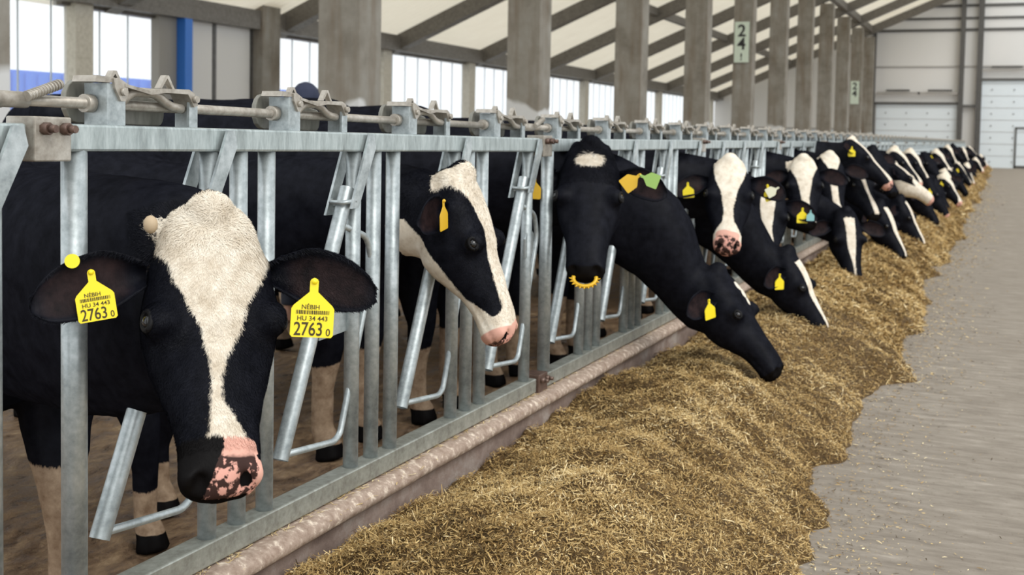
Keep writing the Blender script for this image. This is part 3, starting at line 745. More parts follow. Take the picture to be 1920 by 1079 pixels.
def make_tag(child, H, ears, ear=None, s=.6, a=0., pos=None, face=None, roll=0, size=.9, mat='tag', text=False, flip=False, bend=0):
    """a yellow flag tag hanging from an ear; pos = its top (stud), face = direction it faces"""
    if pos is None:
        o, ax, fn, sd, LE = ears[ear]; pos = o+ax*(LE*s)+sd*(a*.05)+fn*.012
    pos = np.array(pos, float); z = nrm(np.array(face if face is not None else (.4, -.9, 0), float))
    y = nrm(vec(0, 0, 1)-z*z[2]); x = np.cross(y, z); c_, s_ = math.cos(math.radians(roll)), math.sin(math.radians(roll))
    x, y = x*c_+y*s_, y*c_-x*s_
    T = lambda px, py, pz: pos+(x*px+y*(py-.071)+z*pz)*size
    bm = bmesh.new(); A = [bm.verts.new(T(px, py, .0012)) for px, py in TAGPTS]; B = [bm.verts.new(T(px, py, -.0012)) for px, py in TAGPTS]; n = len(A)
    for i in range(n): bm.faces.new((A[i], A[(i+1) % n], B[(i+1) % n], B[i]))
    bm.faces.new(A); bm.faces.new(B[::-1])
    bmesh.ops.create_icosphere(bm, subdivisions=2, radius=1, matrix=Matrix.Translation(Vector(T(0, .071, .002))) @ Matrix.Diagonal((.006*size, .006*size, .006*size, 1)))
    t = child('ear_tag', bm_mesh(bm), M[mat])
    if text:
        R = Matrix([[x[0], y[0], z[0]], [x[1], y[1], z[1]], [x[2], y[2], z[2]]]).to_4x4()
        def txt(s, px, py, h, sx=1.0):
            cu = bpy.data.curves.new('t', 'FONT'); cu.body = s; cu.size = h; cu.align_x = 'CENTER'; cu.extrude = .0002; cu.offset = h*.012
            o = bpy.data.objects.new('t', cu); COL.objects.link(o); m2 = eval_mesh(o); bpy.data.objects.remove(o)
            m2.transform(Matrix.Translation(Vector(T(px, py, .0016))) @ R @ Matrix.Diagonal((size*sx, size, size, 1)))
            p = child('printing', m2, M['ink']); p.parent = t
        txt('NÉBIH', -.004, .0215, .0115, 1.0)
        txt('HU 34 443', 0, .0015, .0115, 1.05)
        txt('2763', -.006, -.0245, .033, .78)
        txt('0', .0285, -.0245, .018, .9)
        bm = bmesh.new(); xx = -.029; rr = random.Random(3)
        while xx < .029:
            w = rr.choice((.0009, .0016, .0022))
            vs = [bm.verts.new(T(px, py, .0017)) for px, py in ((xx, .0125), (xx+w, .0125), (xx+w, .0195), (xx, .0195))]; bm.faces.new(vs); xx += w+rr.choice((.0009, .0014))
        p = child('barcode', bm_mesh(bm), M['ink']); p.parent = t
    return t
def hair_on(me, H, child, count, length, region, seed=1, name='coat_hair'):
    """short tapered hairs lying along the coat in a head region"""
    rg = np.random.default_rng(seed); n = len(me.vertices); V = np.empty(n*3); me.vertices.foreach_get('co', V); V = V.reshape(n, 3)
    N = np.empty(n*3); me.vertices.foreach_get('normal', N); N = N.reshape(n, 3)
    att = {k_: np.empty(n, np.float32) for k_ in ('white', 'pink', 'hoof', 'earin', 'dirt')}
    for k_ in att: me.attributes[k_].data.foreach_get('value', att[k_])
    polys = [tuple(p.vertices) for p in me.polygons if len(p.vertices) >= 3]
    T = np.array([(p[0], p[1], p[2]) for p in polys]+[(p[0], p[2], p[3]) for p in polys if len(p) == 4])
    Ctr = V[T].mean(1); Lc = H.loc(Ctr); keep = region(Lc); T = T[keep]
    A = np.linalg.norm(np.cross(V[T[:, 1]]-V[T[:, 0]], V[T[:, 2]]-V[T[:, 0]]), axis=1)
    pk = rg.choice(len(T), count, p=A/A.sum()); T = T[pk]; b = rg.random((count, 2)); s = b.sum(1) > 1; b[s] = 1-b[s]; b0 = 1-b.sum(1)
    mixf = lambda X: X[T[:, 0]]*(b0[:, None] if X.ndim > 1 else b0)+X[T[:, 1]]*(b[:, :1] if X.ndim > 1 else b[:, 0])+X[T[:, 2]]*(b[:, 1:] if X.ndim > 1 else b[:, 1])
    P = mixf(V); Nn = mixf(N); Nn /= np.linalg.norm(Nn, axis=1)[:, None]; L = H.loc(P)
    # flow: away from a parting near the top of the forehead, down the face
    fl = np.outer(np.clip((L[:, 0]-.02)*9, -.6, 1), H.F)+np.outer(np.tanh(L[:, 1]*14)*.75, H.R)
    clump = fbm(P, 130, 9)[:, None]; fl += H.R[None]*clump*.5+H.F[None]*fbm(P, 90, 12)[:, None]*.35
    fl += rg.normal(size=fl.shape)*.22
    fl -= Nn*(fl*Nn).sum(1)[:, None]; fl /= np.linalg.norm(fl, axis=1)[:, None]+1e-9
    top = np.exp(-((L[:, 0]-.02)/.09)**2); ln = (length*(.55+.6*top)*(.6+.8*rg.random(count)))*H.k
    sd = np.cross(fl, Nn); w = .00042*(1+.8*rg.random(count))
    p0 = P; p1 = P+fl*(ln*.5)[:, None]+Nn*(ln*.20)[:, None]; p2 = P+fl*ln[:, None]*.98+Nn*(ln*.17)[:, None]
    VV = np.stack([p0-sd*w[:, None], p0+sd*w[:, None], p1-sd*w[:, None]*.8, p1+sd*w[:, None]*.8, p2], 1).reshape(-1, 3)
    i = np.arange(count)*5
    F = np.stack([i, i+1, i+3, i+2], 1).tolist()+np.stack([i+2, i+3, i+4], 1).tolist()
    h = bpy.data.meshes.new(name); h.from_pydata(VV.tolist(), [], F); h.update()
    for k_ in att:
        a = h.attributes.new(k_, 'FLOAT', 'POINT'); a.data.foreach_set('value', np.repeat(mixf(att[k_].astype(float)), 5).astype(np.float32))
    o = child(name, h, M['coat'], smooth=False); o['kind'] = 'stuff'; return o
CAMDIR = lambda p: nrm(np.array(CAMP)-np.array(p))

# ---- the herd, nearest first
full_blaze = [(-.06, -.12, .12), (.05, -.12, .12), (.12, -.10, .10), (.22, -.08, .085), (.33, -.055, .06), (.45, -.04, .042), (.6, -.025, .027), (.75, -.028, .03), (.86, -.055, .055), (1.0, -.08, .08)]
Wc = {}
# 1 white-faced cow nearest the camera
c1 = dict(poll=(.250, 1.700, 1.128), hd=(-46, 57, 3), k=.79, kr=1.04, earlen=1.12, w=(-.66, 2.10), bh=-16, bk=.97, dewlap=.09, sock=.42, vox=.0075, seed=3, nup=-.05, thru=(.03, 1.81, 1.0), wd=.9,
          blaze=[(-.06, -.15, .15), (.05, -.14, .14), (.12, -.125, .115), (.2, -.118, .095), (.28, -.10, .085), (.36, -.066, .060), (.45, -.050, .035), (.55, -.016, .022), (.62, -.002, .018), (.70, -.006, .022), (.78, -.035, .026), (.86, -.058, .036), (.93, -.064, .04), (1.04, -.064, .045)],
          spots=[(.09, .135, -.10, .035, 1)], muz='mottled', dside=.022, earR=(.22, .20, 0), earL=(.10, .12, 0), step=.08, chest=.55, bw=.6)
r1, m1, H1, e1, ch1 = make_cow(c1, 'white-faced black and white cow nearest the camera wearing two yellow 2763 ear tags')
hair_on(m1, H1, ch1, 80000, .016, lambda L: (L[:, 0] > -.08) & (L[:, 0] < .56) & (np.abs(L[:, 1]) < .38) & (L[:, 2] > -.16), 1)
p = vec(.142, 1.512, 1.027)
make_tag(ch1, H1, e1, pos=p, face=CAMDIR(p)+vec(-.1, 0, 0), roll=9, size=.86, text=True)
p2 = vec(.121, 1.490, 1.047)
bm = bmesh.new(); d = CAMDIR(p2); add_tube(bm, [p2-d*.02, p2+d*.004], .0125, 20)
st_ = ch1('ear_tag', bm_mesh(bm), M['tag']); st_['label'] = 'round yellow button tag'
p = vec(.497, 1.668, 1.018)
make_tag(ch1, H1, e1, pos=p, face=CAMDIR(p), roll=-3, size=.98, text=True)
bm = bmesh.new(); ball_bm(bm, H1.w(.022, .128, -.030), .0155, (.9, .8, 1.1)); ch1('horn_bud', bm_mesh(bm), M['horn'], smooth=True)

# 2 profile cow
c2 = dict(sock=.12, poll=(.13, 3.045, 1.163), hd=(3, 68, 0), k=.78, w=(-.90, 3.0), bh=0, bk=.95, vox=.009, seed=5,
          blaze=[(-.06, -.12, .12), (.05, -.1, .1), (.2, -.07, .075), (.33, -.055, .055), (.5, -.06, .05), (.65, -.068, .05), (.8, -.062, .05), (.86, -.1, .1), (1.05, -.1, .1)],
          jaw=(-.215, -.150, -.02), muz='pink', earR=(-.12, -.12, 0), earL=(-.1, -.3, 0), earlen=.85, step=-.1, bw=.7)
r2, m2, H2, e2, ch2 = make_cow(c2, 'black cow in profile facing right with broad white blaze and pink nose')
hair_on(m2, H2, ch2, 26000, .013, lambda L: (L[:, 0] > -.08) & (L[:, 0] < .58) & (np.abs(L[:, 1]) < .3) & (L[:, 2] > -.25), 2)
o, ax, fn, sd, LE = e2['R']; p = o+ax*LE*.42+fn*.02+vec(0, 0, .03)
make_tag(ch2, H2, e2, pos=p, face=vec(.95, .12, 0), roll=6, size=.85, mat='tag_o')
# 3 black cow with nose ring
c3 = dict(poll=(.14, 4.10, 1.245), hd=(-73, 57, 0), k=.82, kr=1.05, w=(-.84, 4.15), bh=0, bk=1.10, wd=.85, vox=.010, seed=7, muz='dark',
          spots=[(.085, .0, .0, .036, 1), (.085, .025, .0, .034, 1), (.085, -.025, .0, .034, 1)], earR=(.28, .10, 0), earL=(.30, .18, 0), bw=.9)
r3, m3, H3, e3, ch3 = make_cow(c3, 'all-black cow with small white forehead star and yellow spiked nose ring')
hair_on(m3, H3, ch3, 14000, .02, lambda L: (L[:, 0] > -.08) & (L[:, 0] < .2) & (np.abs(L[:, 1]) < .14) & (L[:, 2] > -.10), 3)
o, ax, fn, sd, LE = e3['L']; p = o+ax*LE*.50+fn*.03+vec(0, 0, .015)
make_tag(ch3, H3, e3, pos=p, face=CAMDIR(p), roll=-52, size=.80, mat='tag_o'); p = p+vec(.01, -.02, .004)
make_tag(ch3, H3, e3, pos=p+fn*.01+vec(0, 0, -.01), face=CAMDIR(p), roll=70, size=.72, mat='tag_g')
o, ax, fn, sd, LE = e3['R']; p = o+ax*LE*.55+fn*.02
make_tag(ch3, H3, e3, pos=p, face=CAMDIR(p)+vec(-.6, 0, 0), roll=0, size=.8, mat='tag_o')
bm = bmesh.new(); pts = []
for i in range(25):
    a = PI*1.15*(i/24)+PI*.925; pts.append(H3.w(.655+.038*-math.sin(a)*1.0, .048*math.cos(a), -.085+.012))
add_tube(bm, pts, .0075, 10)
for i in range(2, 23, 2):
    a = PI*1.15*(i/24)+PI*.925; q = H3.w(.655+.038*-math.sin(a), .048*math.cos(a), -.073); d = nrm(H3.F*-math.sin(a)+H3.R*math.cos(a)+H3.U*.5); add_tube(bm, [q, q+d*.017], [.0045, .0015], 6)
nr = ch3('nose_ring', bm_mesh(bm), M['ring'])
# 4 feeding cow
c4 = dict(poll=(.46, 4.98, .700), hd=(-8, 52, 0), k=.80, w=(-.78, 4.86), bh=0, bk=1.09, wd=.85, vox=.011, seed=9, muz='dark', nup=-.05, bw=.9,
          spots=[(.12, -.03, .01, .035, 1), (.17, -.045, .01, .03, 1), (.62, -.075, -.08, .03, 1), (.22, -.055, .005, .022, 1)], ear=(-.1, -.35, 0), thru=(.06, 4.93, .93))
r4, m4, H4, e4, ch4 = make_cow(c4, 'black cow with neck stretched down, eating with its muzzle in the feed')
o, ax, fn, sd, LE = e4['R']; p = o+ax*LE*.45+fn*.03
make_tag(ch4, H4, e4, pos=p, face=vec(.9, -.5, 0), roll=10, size=.85, mat='tag')
# the others
def star(w): return [(a, b*w, d*w) for a, b, d in full_blaze]
herd = [
 (dict(poll=(.25, 6.03, 1.172), hd=(-78, 52, 2), k=.84, w=(-.8, 5.72), seed=11, blaze=[(-.06, -.10, .10), (.12, -.10, .10), (.25, -.085, .085), (.4, -.05, .05), (.58, -.026, .03), (.72, -.035, .035), (.84, -.09, .09), (1.05, -.1, .1)], muz='mottled', earR=(.35, .1, 0), earL=(.30, .1, 0), jaw=(-.5, -.17, -.02),
       tags=[dict(ear='R', s=.62, roll=6, size=.8), dict(ear='L', s=.5, roll=18, size=.85), dict(ear='L', s=.8, roll=-60, size=.7, mat='tag_w')]), 'cow looking straight out with diamond-shaped white blaze and dark-spotted nose'),
 (dict(poll=(.34, 6.66, 1.02), hd=(-80, 54, 4), k=.80, w=(-.8, 7.1), seed=13, blaze=[(.10, -.05, .05), (.3, -.05, .05), (.55, -.035, .035), (.75, -.05, .05), (.85, -.09, .09), (1.05, -.1, .1)], muz='pink', earR=(.2, .1, 0), earL=(.3, .1, 0), jaw=(-.5, -.17, -.02), tags=[dict(ear='L', s=.55, size=.85), dict(ear='L', s=.8, size=.6, mat='tag_b')]), 'pink-nosed white-blazed cow looking out half behind the diamond-blazed cow'),
 (dict(poll=(.52, 6.45, .66), hd=(-6, 60, 0), k=.80, w=(-.7, 6.42), seed=15, blaze=[(.12, -.07, .07), (.4, -.05, .06), (.75, -.03, .03), (.9, -.02, .02)], muz='dark', ear=(-.1, -.4, 0), nup=-.05, thru=(.05, 6.4, .90), tags=[dict(ear='R', s=.4, face=(.8, -.6, 0), size=.85)]), 'feeding cow with yellow-tagged ear and white face strip, second with head lowered'),
 (dict(poll=(.25, 8.45, 1.150), hd=(-74, 55, -3), k=.86, w=(-.8, 8.25), seed=17, blaze=star(1.15), muz='dark', earR=(.1, -.1, 0), earL=(.2, .1, 0), chest=.95), 'white-faced cow with dark grey muzzle and pale throat'),
 (dict(poll=(.28, 9.62, 1.165), hd=(-66, 58, 0), k=.86, w=(-.8, 9.65), seed=19, blaze=[(-.06, -.1, .1), (.12, -.08, .08), (.22, -.05, .05), (.3, -.02, .02), (.45, -.03, .03), (.8, -.03, .035), (1.0, -.07, .07)], muz='pink', earR=(.5, .3, 0), tags=[dict(ear='R', s=.55, size=.8, mat='tag_w')]), 'cow with white forehead spot and narrow white strip looking over a feeding neighbour'),
 (dict(poll=(.5, 9.05, .74), hd=(-60, 66, 0), k=.86, w=(-.7, 8.95), seed=21, blaze=[(.1, -.05, .05), (.5, -.04, .04), (.75, -.012, .012), (.9, -.01, .01)], muz='dark', ear=(.1, .1, 0), nup=-.05), 'head-down cow with long white oval on its black face'),
 (dict(poll=(.34, 10.65, 1.300), hd=(-4, 44, 0), k=.84, w=(-.8, 10.4), seed=23, blaze=[(-.06, -.06, .06), (.3, -.05, .05), (.7, -.045, .045), (1.05, -.08, .08)], muz='pink', earR=(-.6, .1, 0), nup=.3, tags=[dict(ear='R', s=.4, size=.85)]), 'cow holding its head highest with white diagonal blaze pointing right'),
 (dict(poll=(.32, 10.9, 1.08), hd=(-40, 52, 0), k=.9, w=(-.8, 11.1), seed=25, blaze=[(.05, -.04, .04), (.2, -.03, .03), (.6, -.02, .02), (.8, -.03, .03)], muz='dark', ear=(.2, .1, 0), tags=[dict(ear='R', s=.5, size=.9, mat='tag_w'), dict(ear='R', s=.62, size=.9)]), 'black cow with white and yellow ear tags below the head-high cow'),
 (dict(poll=(.55, 11.3, .70), hd=(-20, 60, 0), k=.9, w=(-.7, 11.8), seed=27, blaze=[(.1, -.05, .05), (.5, -.04, .04), (.9, -.02, .02)], muz='dark', ear=(-.1, -.2, 0), nup=-.05, tags=[dict(ear='R', s=.5, size=.9, mat='tag_o')]), 'head-lowered cow with amber tag and short white blaze before the big-tagged cow'),
 (dict(poll=(.30, 12.9, 1.21), hd=(-30, 55, 0), k=.9, w=(-.8, 12.5), seed=29, muz='dark', ear=(.0, .2, 0), nup=.1, tags=[dict(ear='R', s=.5, size=1.0)]), 'plain black cow with round head top and big bright yellow tag'),
 (dict(poll=(.60, 13.0, .68), hd=(-10, 60, 0), k=.9, w=(-.7, 13.2), seed=31, blaze=[(.1, -.05, .05), (.5, -.04, .04)], muz='dark', ear=(-.1, -.2, 0), nup=-.05), 'feeding cow with broad black cheeks beneath the cow with the big yellow tag'),
 (dict(poll=(.42, 14.0, 1.03), hd=(0, 38, 0), k=.95, w=(-.8, 14.1), seed=33, blaze=[(-.06, -.04, .04), (.4, -.1, .1), (1.05, -.1, .1)], muz='pink', jaw=(-.12, -.04, 0), ear=(-.2, .1, 0), nup=.0), 'tan-jawed pink-muzzled cow in profile reaching right over the feed'),
 (dict(poll=(.30, 15.6, 1.2), hd=(-20, 48, 0), k=.92, w=(-.8, 15.4), seed=35, blaze=star(.8), muz='pink', ear=(.1, .1, 0), nup=.1, tags=[dict(ear='R', s=.5, size=.9)]), 'black cow with slanting white blaze behind the tan-jawed cow'),
 (dict(poll=(.60, 15.9, .72), hd=(-10, 60, 0), k=.9, w=(-.7, 16.1), seed=37, muz='dark', ear=(-.1, -.2, 0), nup=-.05), 'solid black feeding cow just beyond the pink-muzzled profile cow'),
]
for c, lab in herd:
    c.setdefault('vox', .015 if c['poll'][1] < 10 else .02); c.setdefault('bk', 1.06); c.setdefault('wd', .84); c.setdefault('bw', .75)
    make_cow(c, lab)
rr = random.Random(11)
y = 17.6; i = 0
while y < 56:
    feed = i % 3 != 1
    bz = star(rr.uniform(.5, 1.1)) if i % 2 else None
    c = dict(poll=((.62 if feed else .3)+rr.uniform(-.05, .08), y, rr.uniform(.66, .8) if feed else rr.uniform(1.08, 1.24)), hd=(rr.uniform(-50, -5), rr.uniform(52, 64) if feed else rr.uniform(40, 58), 0), k=.92,
             w=(-.75, y-.05), bk=.97, vox=.03, seed=40+i, blaze=bz, muz='pink' if i % 3 == 0 else 'dark', ear=(.1, .1, 0), nup=-.05 if feed else .1, bw=.7,
             tags=[dict(ear='R', s=.5, size=.95)] if y < 36 else [])
    lab = 'far cow, %s face, %s nose, %s%s, %s' % ('striped' if bz else 'black', 'pink' if i % 3 == 0 else 'dark', 'eating' if feed else 'head raised', ', yellow tag' if y < 36 else '', 'past the slanting-blazed cow' if y < 24 else 'midway along the far feed' if y < 38 else 'near the far doors')
    make_cow(c, lab, 'the '+lab)
    y += rr.uniform(.85, 1.35)*(1 if y < 34 else 1.7); i += 1
# cows standing behind the first row
def back_cow(x, y, bh, hd, lab, seed, bk=.97, bw=.45, hz=1.15):
    d = vec(math.cos(math.radians(bh)), math.sin(math.radians(bh)), 0); p = vec(x, y, 0)+d*.78+vec(0, 0, hz)
    make_cow(dict(poll=tuple(p), hd=(bh+hd, 50, 0), k=.9, w=(x, y), bh=bh, bk=bk, vox=.016, seed=seed, blaze=star(.8), muz='dark', bw=bw, step=.1, chest=.4), lab)
back_cow(-4.6, 4.2, 176, 4, 'cow standing behind the fence row, pale-legged, seen between the first two gaps', 61, .93, .2, .95)
back_cow(-3.6, 10.2, 80, 0, 'black-backed cow standing behind the profile cow, back above the top rail', 64, .98, .8)

# ------------------------------------------------------------------ feed windrow
def edge(y):
    P = np.stack([y*0, y, 0*y], 1); return 1.03+.11*fbm(P, 3.2, 31)+.07*np.maximum(0, fbm(P, 9, 32))
def hayz(x, y):
    P = np.stack([x, y, 0*x], 1); e = edge(y); t = (x-.05)/(e-.05)
    base = np.interp(t, [0, .12, .3, .5, .72, .9, 1.0, 1.1], [.19, .235, .285, .28, .20, .085, .0, -.05])
    base = base*(1+.16*fbm(P, 3.0, 33))
    b = fbm(P, 11, 34)*.030+fbm(P, 34, 35)*.012
    near = np.interp(y, [1.5, 2.1, 2.6], [.55, .85, 1.0])
    return base*near+b*np.clip(base/.08, 0, 1)
ys = np.concatenate([np.arange(.6, 7, .018), np.arange(7, 16, .05), np.arange(16, YE-1, .2)]); xs = np.linspace(.05, 1.4, 110)
X, Y = np.meshgrid(xs, ys); Z = hayz(X.ravel(), Y.ravel()); V = np.stack([X.ravel(), Y.ravel(), Z], 1); ny, nx = X.shape
idx = np.arange(ny*nx).reshape(ny, nx); F = np.stack([idx[:-1, :-1].ravel(), idx[:-1, 1:].ravel(), idx[1:, 1:].ravel(), idx[1:, :-1].ravel()], 1)
F = F[(Z[F] > -.02).any(1)]
me = bpy.data.meshes.new('feed'); me.from_pydata(V.tolist(), [], F.tolist()); me.update()
hay = link('feed_heap', me, M['hay'], smooth=True); tag(hay, 'long golden heap of chopped feed lying along the kerb', 'feed', kind='stuff')
def strands(n, y0, y1, lmin, lmax, w0, name, seed, outside=False, conc=False):
    g = np.random.default_rng(seed); u = g.random(n)
    y = y0*(y1/y0)**u; e = edge(y)
    x = (.06+(e-.06)*g.random(n)**.9) if not outside else e+np.abs(g.normal(size=n))*.22-.03
    z = np.maximum(hayz(x, y), 0) if not outside else np.full(n, .001)
    ln = lmin+(lmax-lmin)*g.random(n)**2.2; ln *= np.clip(y/5, 1, 4)**.5 ; w = w0*(.5+g.random(n))*np.clip(y/4, 1, 6)**.7
    th = g.random(n)*2*PI; tl = g.normal(size=n)*.42 if not outside else g.normal(size=n)*.05
    d = np.stack([np.cos(th)*np.cos(tl), np.sin(th)*np.cos(tl), np.sin(tl)], 1); s = np.stack([-np.sin(th), np.cos(th), g.normal(size=n)*.5], 1); s /= np.linalg.norm(s, axis=1)[:, None]
    nn = np.cross(d, s)
    c = np.stack([x, y, z+.003+(g.random(n)**3*.018 if not outside else .002)], 1)
    a = c-d*(ln/2)[:, None]; b = c+d*(ln/2)[:, None]; m = c+nn*(ln*.12*g.normal(size=n))[:, None]; ww = (w/2)[:, None]
    VV = np.stack([a-s*ww*.6, a+s*ww*.6, m-s*ww, m+s*ww, b-s*ww*.5, b+s*ww*.5], 1).reshape(-1, 3)
    VV[:, 2] = np.maximum(VV[:, 2], .0012)
    i = np.arange(n)*6; F = np.concatenate([np.stack([i, i+1, i+3, i+2], 1), np.stack([i+2, i+3, i+5, i+4], 1)])
    me = bpy.data.meshes.new(name)
    me.vertices.add(len(VV)); me.vertices.foreach_set('co', VV.ravel()); me.loops.add(F.size); me.loops.foreach_set('vertex_index', F.ravel())
    me.polygons.add(len(F)); me.polygons.foreach_set('loop_start', np.arange(len(F))*4); me.update(calc_edges=True); me.validate()
    P = c*1.0; ti = np.clip(.5+.22*g.normal(size=n)+.20*fbm(P, 7, 41), 0, 1)
    if outside: ti = np.where(g.random(n) < .25, .0, ti+.1)
    at = me.attributes.new('tint', 'FLOAT', 'POINT'); at.data.foreach_set('value', np.repeat(ti, 6).astype(np.float32))
    o = link(name, me, M['straw'], hay); o['kind'] = 'stuff'; return o
strands(150000, 1.3, 7, .008, .040, .0024, 'chopped_stalks', 1)
strands(70000, 1.3, 5, .004, .012, .0034, 'chopped_stalks', 5)
strands(70000, 7, 20, .02, .06, .004, 'chopped_stalks', 2)
strands(40000, 20, 62, .03, .08, .006, 'chopped_stalks', 3)
strands(9000, 1.3, 40, .005, .025, .0028, 'scattered_stalks', 4, True)
# crumbs and stalks on the kerb lip
g = np.random.default_rng(8); bm = bmesh.new()
for i in range(1400):
    y = 1.4*(12/1.4)**g.random(); x = g.uniform(.01, .075); z = .322-(max(0, x-.04)*.5); th = g.uniform(0, PI); l = g.uniform(.004, .018)
    d = Vector((math.cos(th)*.6, math.sin(th), 0))*l; s = Vector((-math.sin(th), math.cos(th)*.6, 0))*g.uniform(.0008, .0018)
    p = Vector((x, y, z)); bm.faces.new([bm.verts.new(p-d-s), bm.verts.new(p-d+s), bm.verts.new(p+d+s), bm.verts.new(p+d-s)])
me = bm_mesh(bm); at = me.attributes.new('tint', 'FLOAT', 'POINT'); at.data.foreach_set('value', np.repeat(g.uniform(.6, 1, len(me.vertices)//4), 4).astype(np.float32))
o = link('kerb_stalks', me, M['straw']); tag(o, 'pale chopped stalks caught on top of the kerb lip', 'feed', kind='stuff')

# ------------------------------------------------------------------ number boards
M['board'] = mat_simple('pale_green_board', sr(206, 218, 200), .6); M['black'] = mat_simple('black_paint', sr(40, 40, 38), .6)
def board(y, z0, z1, x0, x1, lab, txts):
    o = empty('number_board', ((x0+x1)/2, y, z0)); tag(o, lab, 'sign')
    b = box('board', (x0, y-.04, z0), (x1, y-.01, z1), M['board'], o); b.matrix_parent_inverse = Matrix.Translation(-o.location)
    for s, zz, h in txts:
        cu = bpy.data.curves.new('t', 'FONT'); cu.body = s; cu.size = h; cu.align_x = 'CENTER'; cu.extrude = .002; cu.offset = h*.02
        t = bpy.data.objects.new('t', cu); COL.objects.link(t); m2 = eval_mesh(t); bpy.data.objects.remove(t)
        m2.transform(Matrix.Translation(((x0+x1)/2, y-.043, zz)) @ Matrix.Rotation(PI/2, 4, 'X')); t = link('digit', m2, M['black'], o); t.matrix_parent_inverse = Matrix.Translation(-o.location)
yb = YC0+S*4-.46
board(yb, 3.38, 4.50, -5.38, -4.98, 'pale green board with large black 24 on a column, nearer one', [('2', 4.10, .46), ('4', 3.74, .46), ('!', 3.45, .26)])
yb = YC0+S*9-.46
board(yb, 3.05, 4.17, -5.38, -4.98, 'small distant pale board with 24 near the end of the column row', [('2', 3.77, .46), ('4', 3.41, .46)])

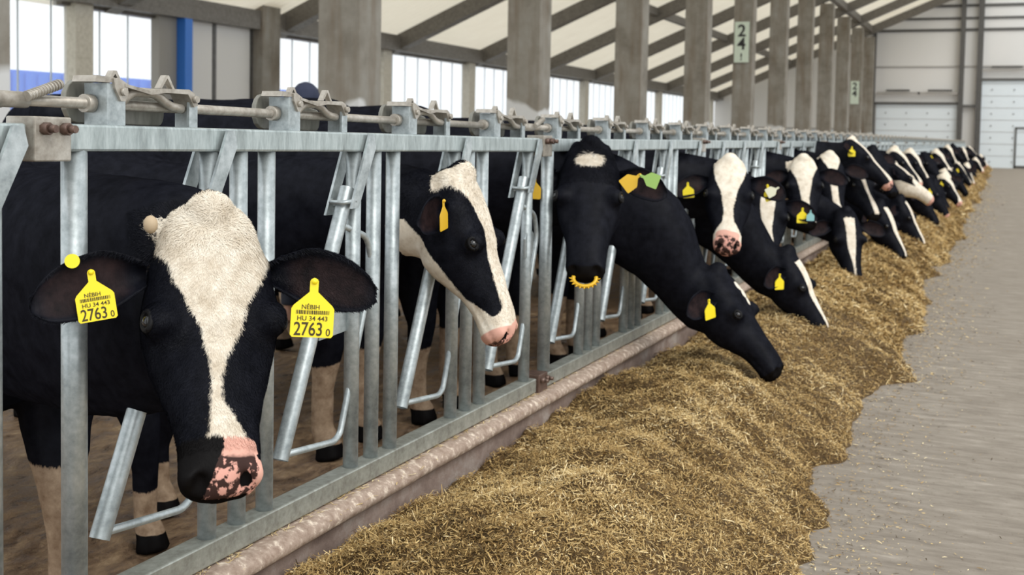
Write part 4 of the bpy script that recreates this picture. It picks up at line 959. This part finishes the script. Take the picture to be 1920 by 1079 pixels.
# ------------------------------------------------------------------ people among the herd
def person(x, y, h, face, hairc, coatc, collar, lab, bend=.0):
    o = empty('person', (x, y, -.085), face); tag(o, lab, 'person'); k = h/1.75
    def part(nm, mk, mat, vox=.012):
        bm = bmesh.new(); mk(bm); me = bpy.data.meshes.new(nm); bmesh.ops.recalc_face_normals(bm, faces=bm.faces); bm.to_mesh(me); bm.free(); t = link('t', me)
        m = t.modifiers.new('r', 'REMESH'); m.mode = 'VOXEL'; m.voxel_size = vox; s_ = t.modifiers.new('s', 'SMOOTH'); s_.iterations = 4; e = eval_mesh(t); bpy.data.objects.remove(t)
        return link(nm, e, mat, o, True)
    V3 = lambda *a: vec(*a)*k
    def body(bm):
        X, Yv, Zv = vec(0, 1, 0), vec(1, 0, 0), vec(0, 0, 1)
        loft_bm(bm, [(V3(0, 0, .86), X, Yv, .16*k, .11*k, .11*k, .9, 0), (V3(0, 0, 1.05), X, Yv, .15*k, .10*k, .10*k, .9, 0), (V3(0, 0, 1.3), X, Yv, .19*k, .12*k, .12*k, .9, 0), (V3(0, 0, 1.42), X, Yv, .17*k, .09*k, .10*k, .9, 0), (V3(0, 0, 1.48), X, Yv, .07*k, .06*k, .06*k, 1, 0), (V3(.01, 0, 1.56), X, Yv, .055*k, .055*k, .055*k, 1, 0)], 20)
        ball_bm(bm, V3(.015, 0, 1.63), .105*k, (.92, .74, 1.12)); ball_bm(bm, V3(.105, 0, 1.615), .018*k); ball_bm(bm, V3(.07, 0, 1.57), .05*k)
        for s in (-1, 1):
            ball_bm(bm, V3(.0, s*.078, 1.62), .022*k, (.6, .5, 1.3))
            add_tube(bm, [V3(0, s*.18, 1.38), V3(-.02, s*.24, 1.12), V3(.06, s*.24, .88), V3(.09, s*.235, .80)], [.055*k, .045*k, .033*k, .028*k], 12)
            add_tube(bm, [V3(0, s*.09, .9), V3(.01, s*.10, .5), V3(-.01, s*.10, .08)], [.09*k, .062*k, .045*k], 12)
            add_tube(bm, [V3(-.05, s*.10, .05), V3(.06, s*.10, .045), V3(.17, s*.11, .035)], [.05*k, .05*k, .035*k], 12)
            for q in range(4): add_tube(bm, [V3(.09, s*.235, .80), V3(.10+.012*q, s*(.225+.0), .745-.0*q), V3(.112+.008*q, s*.222, .705+.012*abs(q-1.5))], [.014*k, .010*k, .008*k], 8)
            add_tube(bm, [V3(.09, s*.235, .79), V3(.13, s*.21, .765), V3(.14, s*.205, .74)], [.013*k, .011*k, .009*k], 8)
    part('body', body, mat_simple('skin', sr(196, 150, 126), .55))
    def hair(bm): ball_bm(bm, V3(-.012, 0, 1.665), .122*k, (.98, .9, .98))
    part('hair', hair, mat_simple('cap_or_hair', hairc, .8))
    def jacket(bm):
        X, Yv = vec(0, 1, 0), vec(1, 0, 0)
        loft_bm(bm, [(V3(0, 0, .78), X, Yv, .20*k, .15*k, .15*k, .9, 0), (V3(0, 0, 1.05), X, Yv, .18*k, .13*k, .13*k, .9, 0), (V3(0, 0, 1.32), X, Yv, .215*k, .145*k, .145*k, .9, 0), (V3(0, 0, 1.45), X, Yv, .15*k, .10*k, .11*k, .9, 0), (V3(0, 0, 1.49), X, Yv, .085*k, .075*k, .075*k, 1, 0)], 20)
        for s in (-1, 1): add_tube(bm, [V3(0, s*.18, 1.39), V3(-.02, s*.245, 1.12), V3(.055, s*.245, .89)], [.075*k, .062*k, .05*k], 12)
    part('jacket', jacket, mat_simple('work_jacket', coatc, .8))
    def trousers(bm):
        for s in (-1, 1): add_tube(bm, [V3(0, s*.09, .92), V3(.01, s*.10, .5), V3(-.01, s*.10, .12)], [.115*k, .082*k, .07*k], 12)
    part('trousers', trousers, mat_simple('dark_trousers', sr(40, 44, 56), .85))
    def col_(bm):
        X, Yv = vec(0, 1, 0), vec(1, 0, 0); loft_bm(bm, [(V3(0, 0, 1.42), X, Yv, .13*k, .10*k, .10*k, 1, 0), (V3(0, 0, 1.50), X, Yv, .09*k, .08*k, .08*k, 1, 0), (V3(0, 0, 1.54), X, Yv, .08*k, .075*k, .075*k, 1, 0)], 18)
    part('collar', col_, mat_simple('collar', collar, .7))
    bm = bmesh.new()
    for s in (-1, 1): ball_bm(bm, V3(.092, s*.032, 1.645), .010*k)
    link('eyes', bm_mesh(bm), M['eye'], o, True)
person(-2.98, 6.85, 1.68, 2.2, sr(38, 44, 66), sr(44, 50, 74), sr(190, 30, 44), 'person with dark navy hair and red collar among the cows, only the head showing')
person(-3.2, 24.6, 1.50, 1.5, sr(52, 40, 84), sr(60, 60, 90), sr(70, 60, 100), 'person wearing a dark purple cap far back beside the brown-stained column')
# world placement of emitted light done
